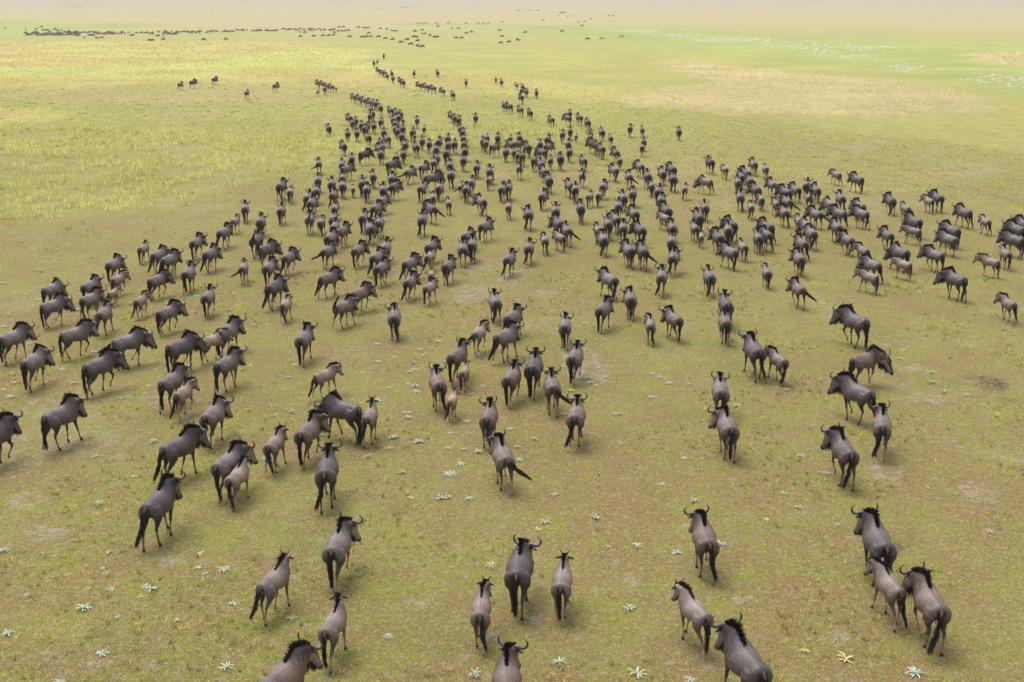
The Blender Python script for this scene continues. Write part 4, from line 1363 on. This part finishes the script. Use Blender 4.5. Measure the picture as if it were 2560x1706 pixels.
ROS = [rosette(i) for i in range(6)] + [rosette(20 + i, False, 1.1) for i in range(2)]
ROSD = [rosette(31, True), rosette(32, True, .8)]
PL = [
 (0, 1200, 2.941, "735,165b 25,510b 800,525 1470,535y 1455,635 1645,655b 755,645s 815,795 1110,795b 1075,775 195,835s 610,935B 1715,895 2145,1010 "
  "55,1125b 750,1265b 1665,1365b 860,1005s 1505,680s 425,1475 1300,1020s 310,530s 1030,850s"),
 (800, 1200, 2.941, "885,130b 940,125 1100,130b 1720,100 1650,305b 2025,275b 1265,620b 500,1140 1140,1430b 1760,1325b 2275,930b 2330,480b 2335,1410B "
  "1605,355y 670,125y 2120,485s"),
 (1600, 1200, 2.941, "160,25 395,145b 1060,90 1165,195 595,465b 265,525b 1510,1305Y 2020,1410B 1215,1250y 2120,50s 365,1465 930,280y 1455,318s"),
 (0, 800, 2.941, "210,170 690,230b 455,360b 540,460 75,565b 105,460 85,390y 895,570b 1245,590s 1125,890b 700,998 985,1140y 500,860y 2030,695 2145,670 "
  "2165,325 2115,420 1940,1020 2190,965s 1580,1130s 1090,480y 1840,330y 1100,35 30,510y 360,295y"),
 (700, 1040, 3.677, "1045,190B 1270,230B 1010,290 1570,150 1540,290 1690,300 1820,325b 1665,430b 1560,525B 1125,515 805,370 1715,45b 2200,400 2185,280 "
  "2120,115 2340,205 1170,10b 370,165 170,325s"),
 (700, 800, 4.706, "1140,278b 1870,245b 1640,340b 1685,415 1355,432 1150,485b 1585,487 1940,478 1585,577b 1860,527 1520,612 975,610y 1510,745y 1590,772b "
  "1600,840b 1285,790 850,355y 160,522b 95,677 130,1075 570,1095 1150,940b 1490,1085b 1480,1150b 2240,860 1070,622s 850,930s"),
 (1040, 780, 4.706, "635,955 790,860 1465,1190s 1740,1190 2150,655 2020,775b 2215,760 2120,850y 1815,920b 1740,632y 1985,135b 2060,820"),
 (1500, 780, 4.706, "605,720 700,770 810,830b 1050,838 610,990b 1610,1090b 200,1195b 190,770y 55,755 2200,910 1700,15 1560,390s 1750,130s"),
 (1960, 740, 4.706, "1410,633 1370,735 1730,895b 1740,1005b 1870,1125b 2145,1160 470,90 800,15"),
 (1700, 1000, 3.677, "1115,510b 1345,665b 1080,980b 950,850b 2290,795 40,530"),
 (0, 560, 5.873, "1275,85b 1405,110 1210,160 1515,165y 330,255b 2015,210 1460,220 1375,265 1310,305 1060,325 835,383b 1175,370s 1780,280 895,520 1355,485 "
  "1310,535 1360,545 1220,580 650,580 595,690b 40,865b 575,928 560,1105b 1140,1255b 125,1335 50,1500b 2140,530 2190,1475 1160,1020 "
  "1390,1310 860,285 1450,190s 800,125y"),
 (380, 520, 5.873, "510,145 550,230b 960,130b 740,248 345,345 475,425b 515,740b 1075,715b 650,1290b 560,1330 1150,1490b 420,1275y 2065,310y 1970,390 1720,395 "
  "2170,245 20,245 1990,540 640,190s 1250,1410s 950,155"),
 (1880, 1100, 1.478, "880,335 595,850b"),
]
plants = []
for X0, Y0, S, txt in PL:
    for e in txt.split():
        m_ = re.match(r"(\d+),(\d+)([a-zA-Z]?)$", e)
        u, v = float(m_[1]) / S + X0, float(m_[2]) / S + Y0
        if any(math.hypot(u - p['u'], v - p['v']) < 9 for p in plants): continue
        x, y = ground(u, v, .06)
        if any(math.hypot(x - h_['x'], y - h_['y']) < .3 for h_ in herd): continue
        plants.append(dict(u=u, v=v, x=x, y=y, k=m_[3]))
PSZ = {'': .70, 'b': .88, 'B': 1.18, 's': .5, 'y': .66, 'Y': 1.1}
PW = {'': "medium sized pale green", 'b': "large pale green", 'B': "very large pale green", 's': "tiny pale green", 'y': "withered yellow", 'Y': "large withered yellow"}
number_off(plants, lambda e: (PW[e['k']], place_for(e)), lambda e, pre: pre + PW[e['k']] + " rosette, " +
           place_for(e).replace("rank", "ground").replace("herd", "ground"))
for i, e in enumerate(plants):
    me_ = rs.choice(ROSD) if e['k'] in ('y', 'Y') and e['k'] else rs.choice(ROS)
    o = link("rosette_plant", me_)
    s = PSZ[e['k']]
    o.location = (e['x'], e['y'], float(gz(e['x'], e['y'])[0]))
    o.rotation_euler = (rs.uniform(-.08, .08), rs.uniform(-.08, .08), rs.uniform(0, 6.28)); o.scale = (s, s, s * rs.uniform(.8, 1.3))
    tag(o, e['label'], "plant", "star shaped plants growing in the grass")

# ---------------------------------------------------------------- the air
bm = bpy.data.meshes.new("haze")
hx, hz0, hz1 = 12500.0, -1.2, 15.6
cv = [(x, y, z) for x in (-hx, hx) for y in (-hx, hx) for z in (hz0, hz1)]
bm.from_pydata(cv, [], [(0, 1, 3, 2), (4, 6, 7, 5), (0, 4, 5, 1), (2, 3, 7, 6), (0, 2, 6, 4), (1, 5, 7, 3)])
hm_, nt, b = new_mat("haze_air")
nt.nodes.remove(b)
pv = nt.nodes.new("ShaderNodeVolumePrincipled")
pv.inputs["Color"].default_value = (.97, .92, .88, 1)
pv.inputs["Density"].default_value = .00027
nt.links.new(pv.outputs[0], nt.nodes["Material Output"].inputs["Volume"])
hz = link("haze", bm, None, hm_)
tag(hz, "thin pale haze over the far plain", "haze", kind="stuff")
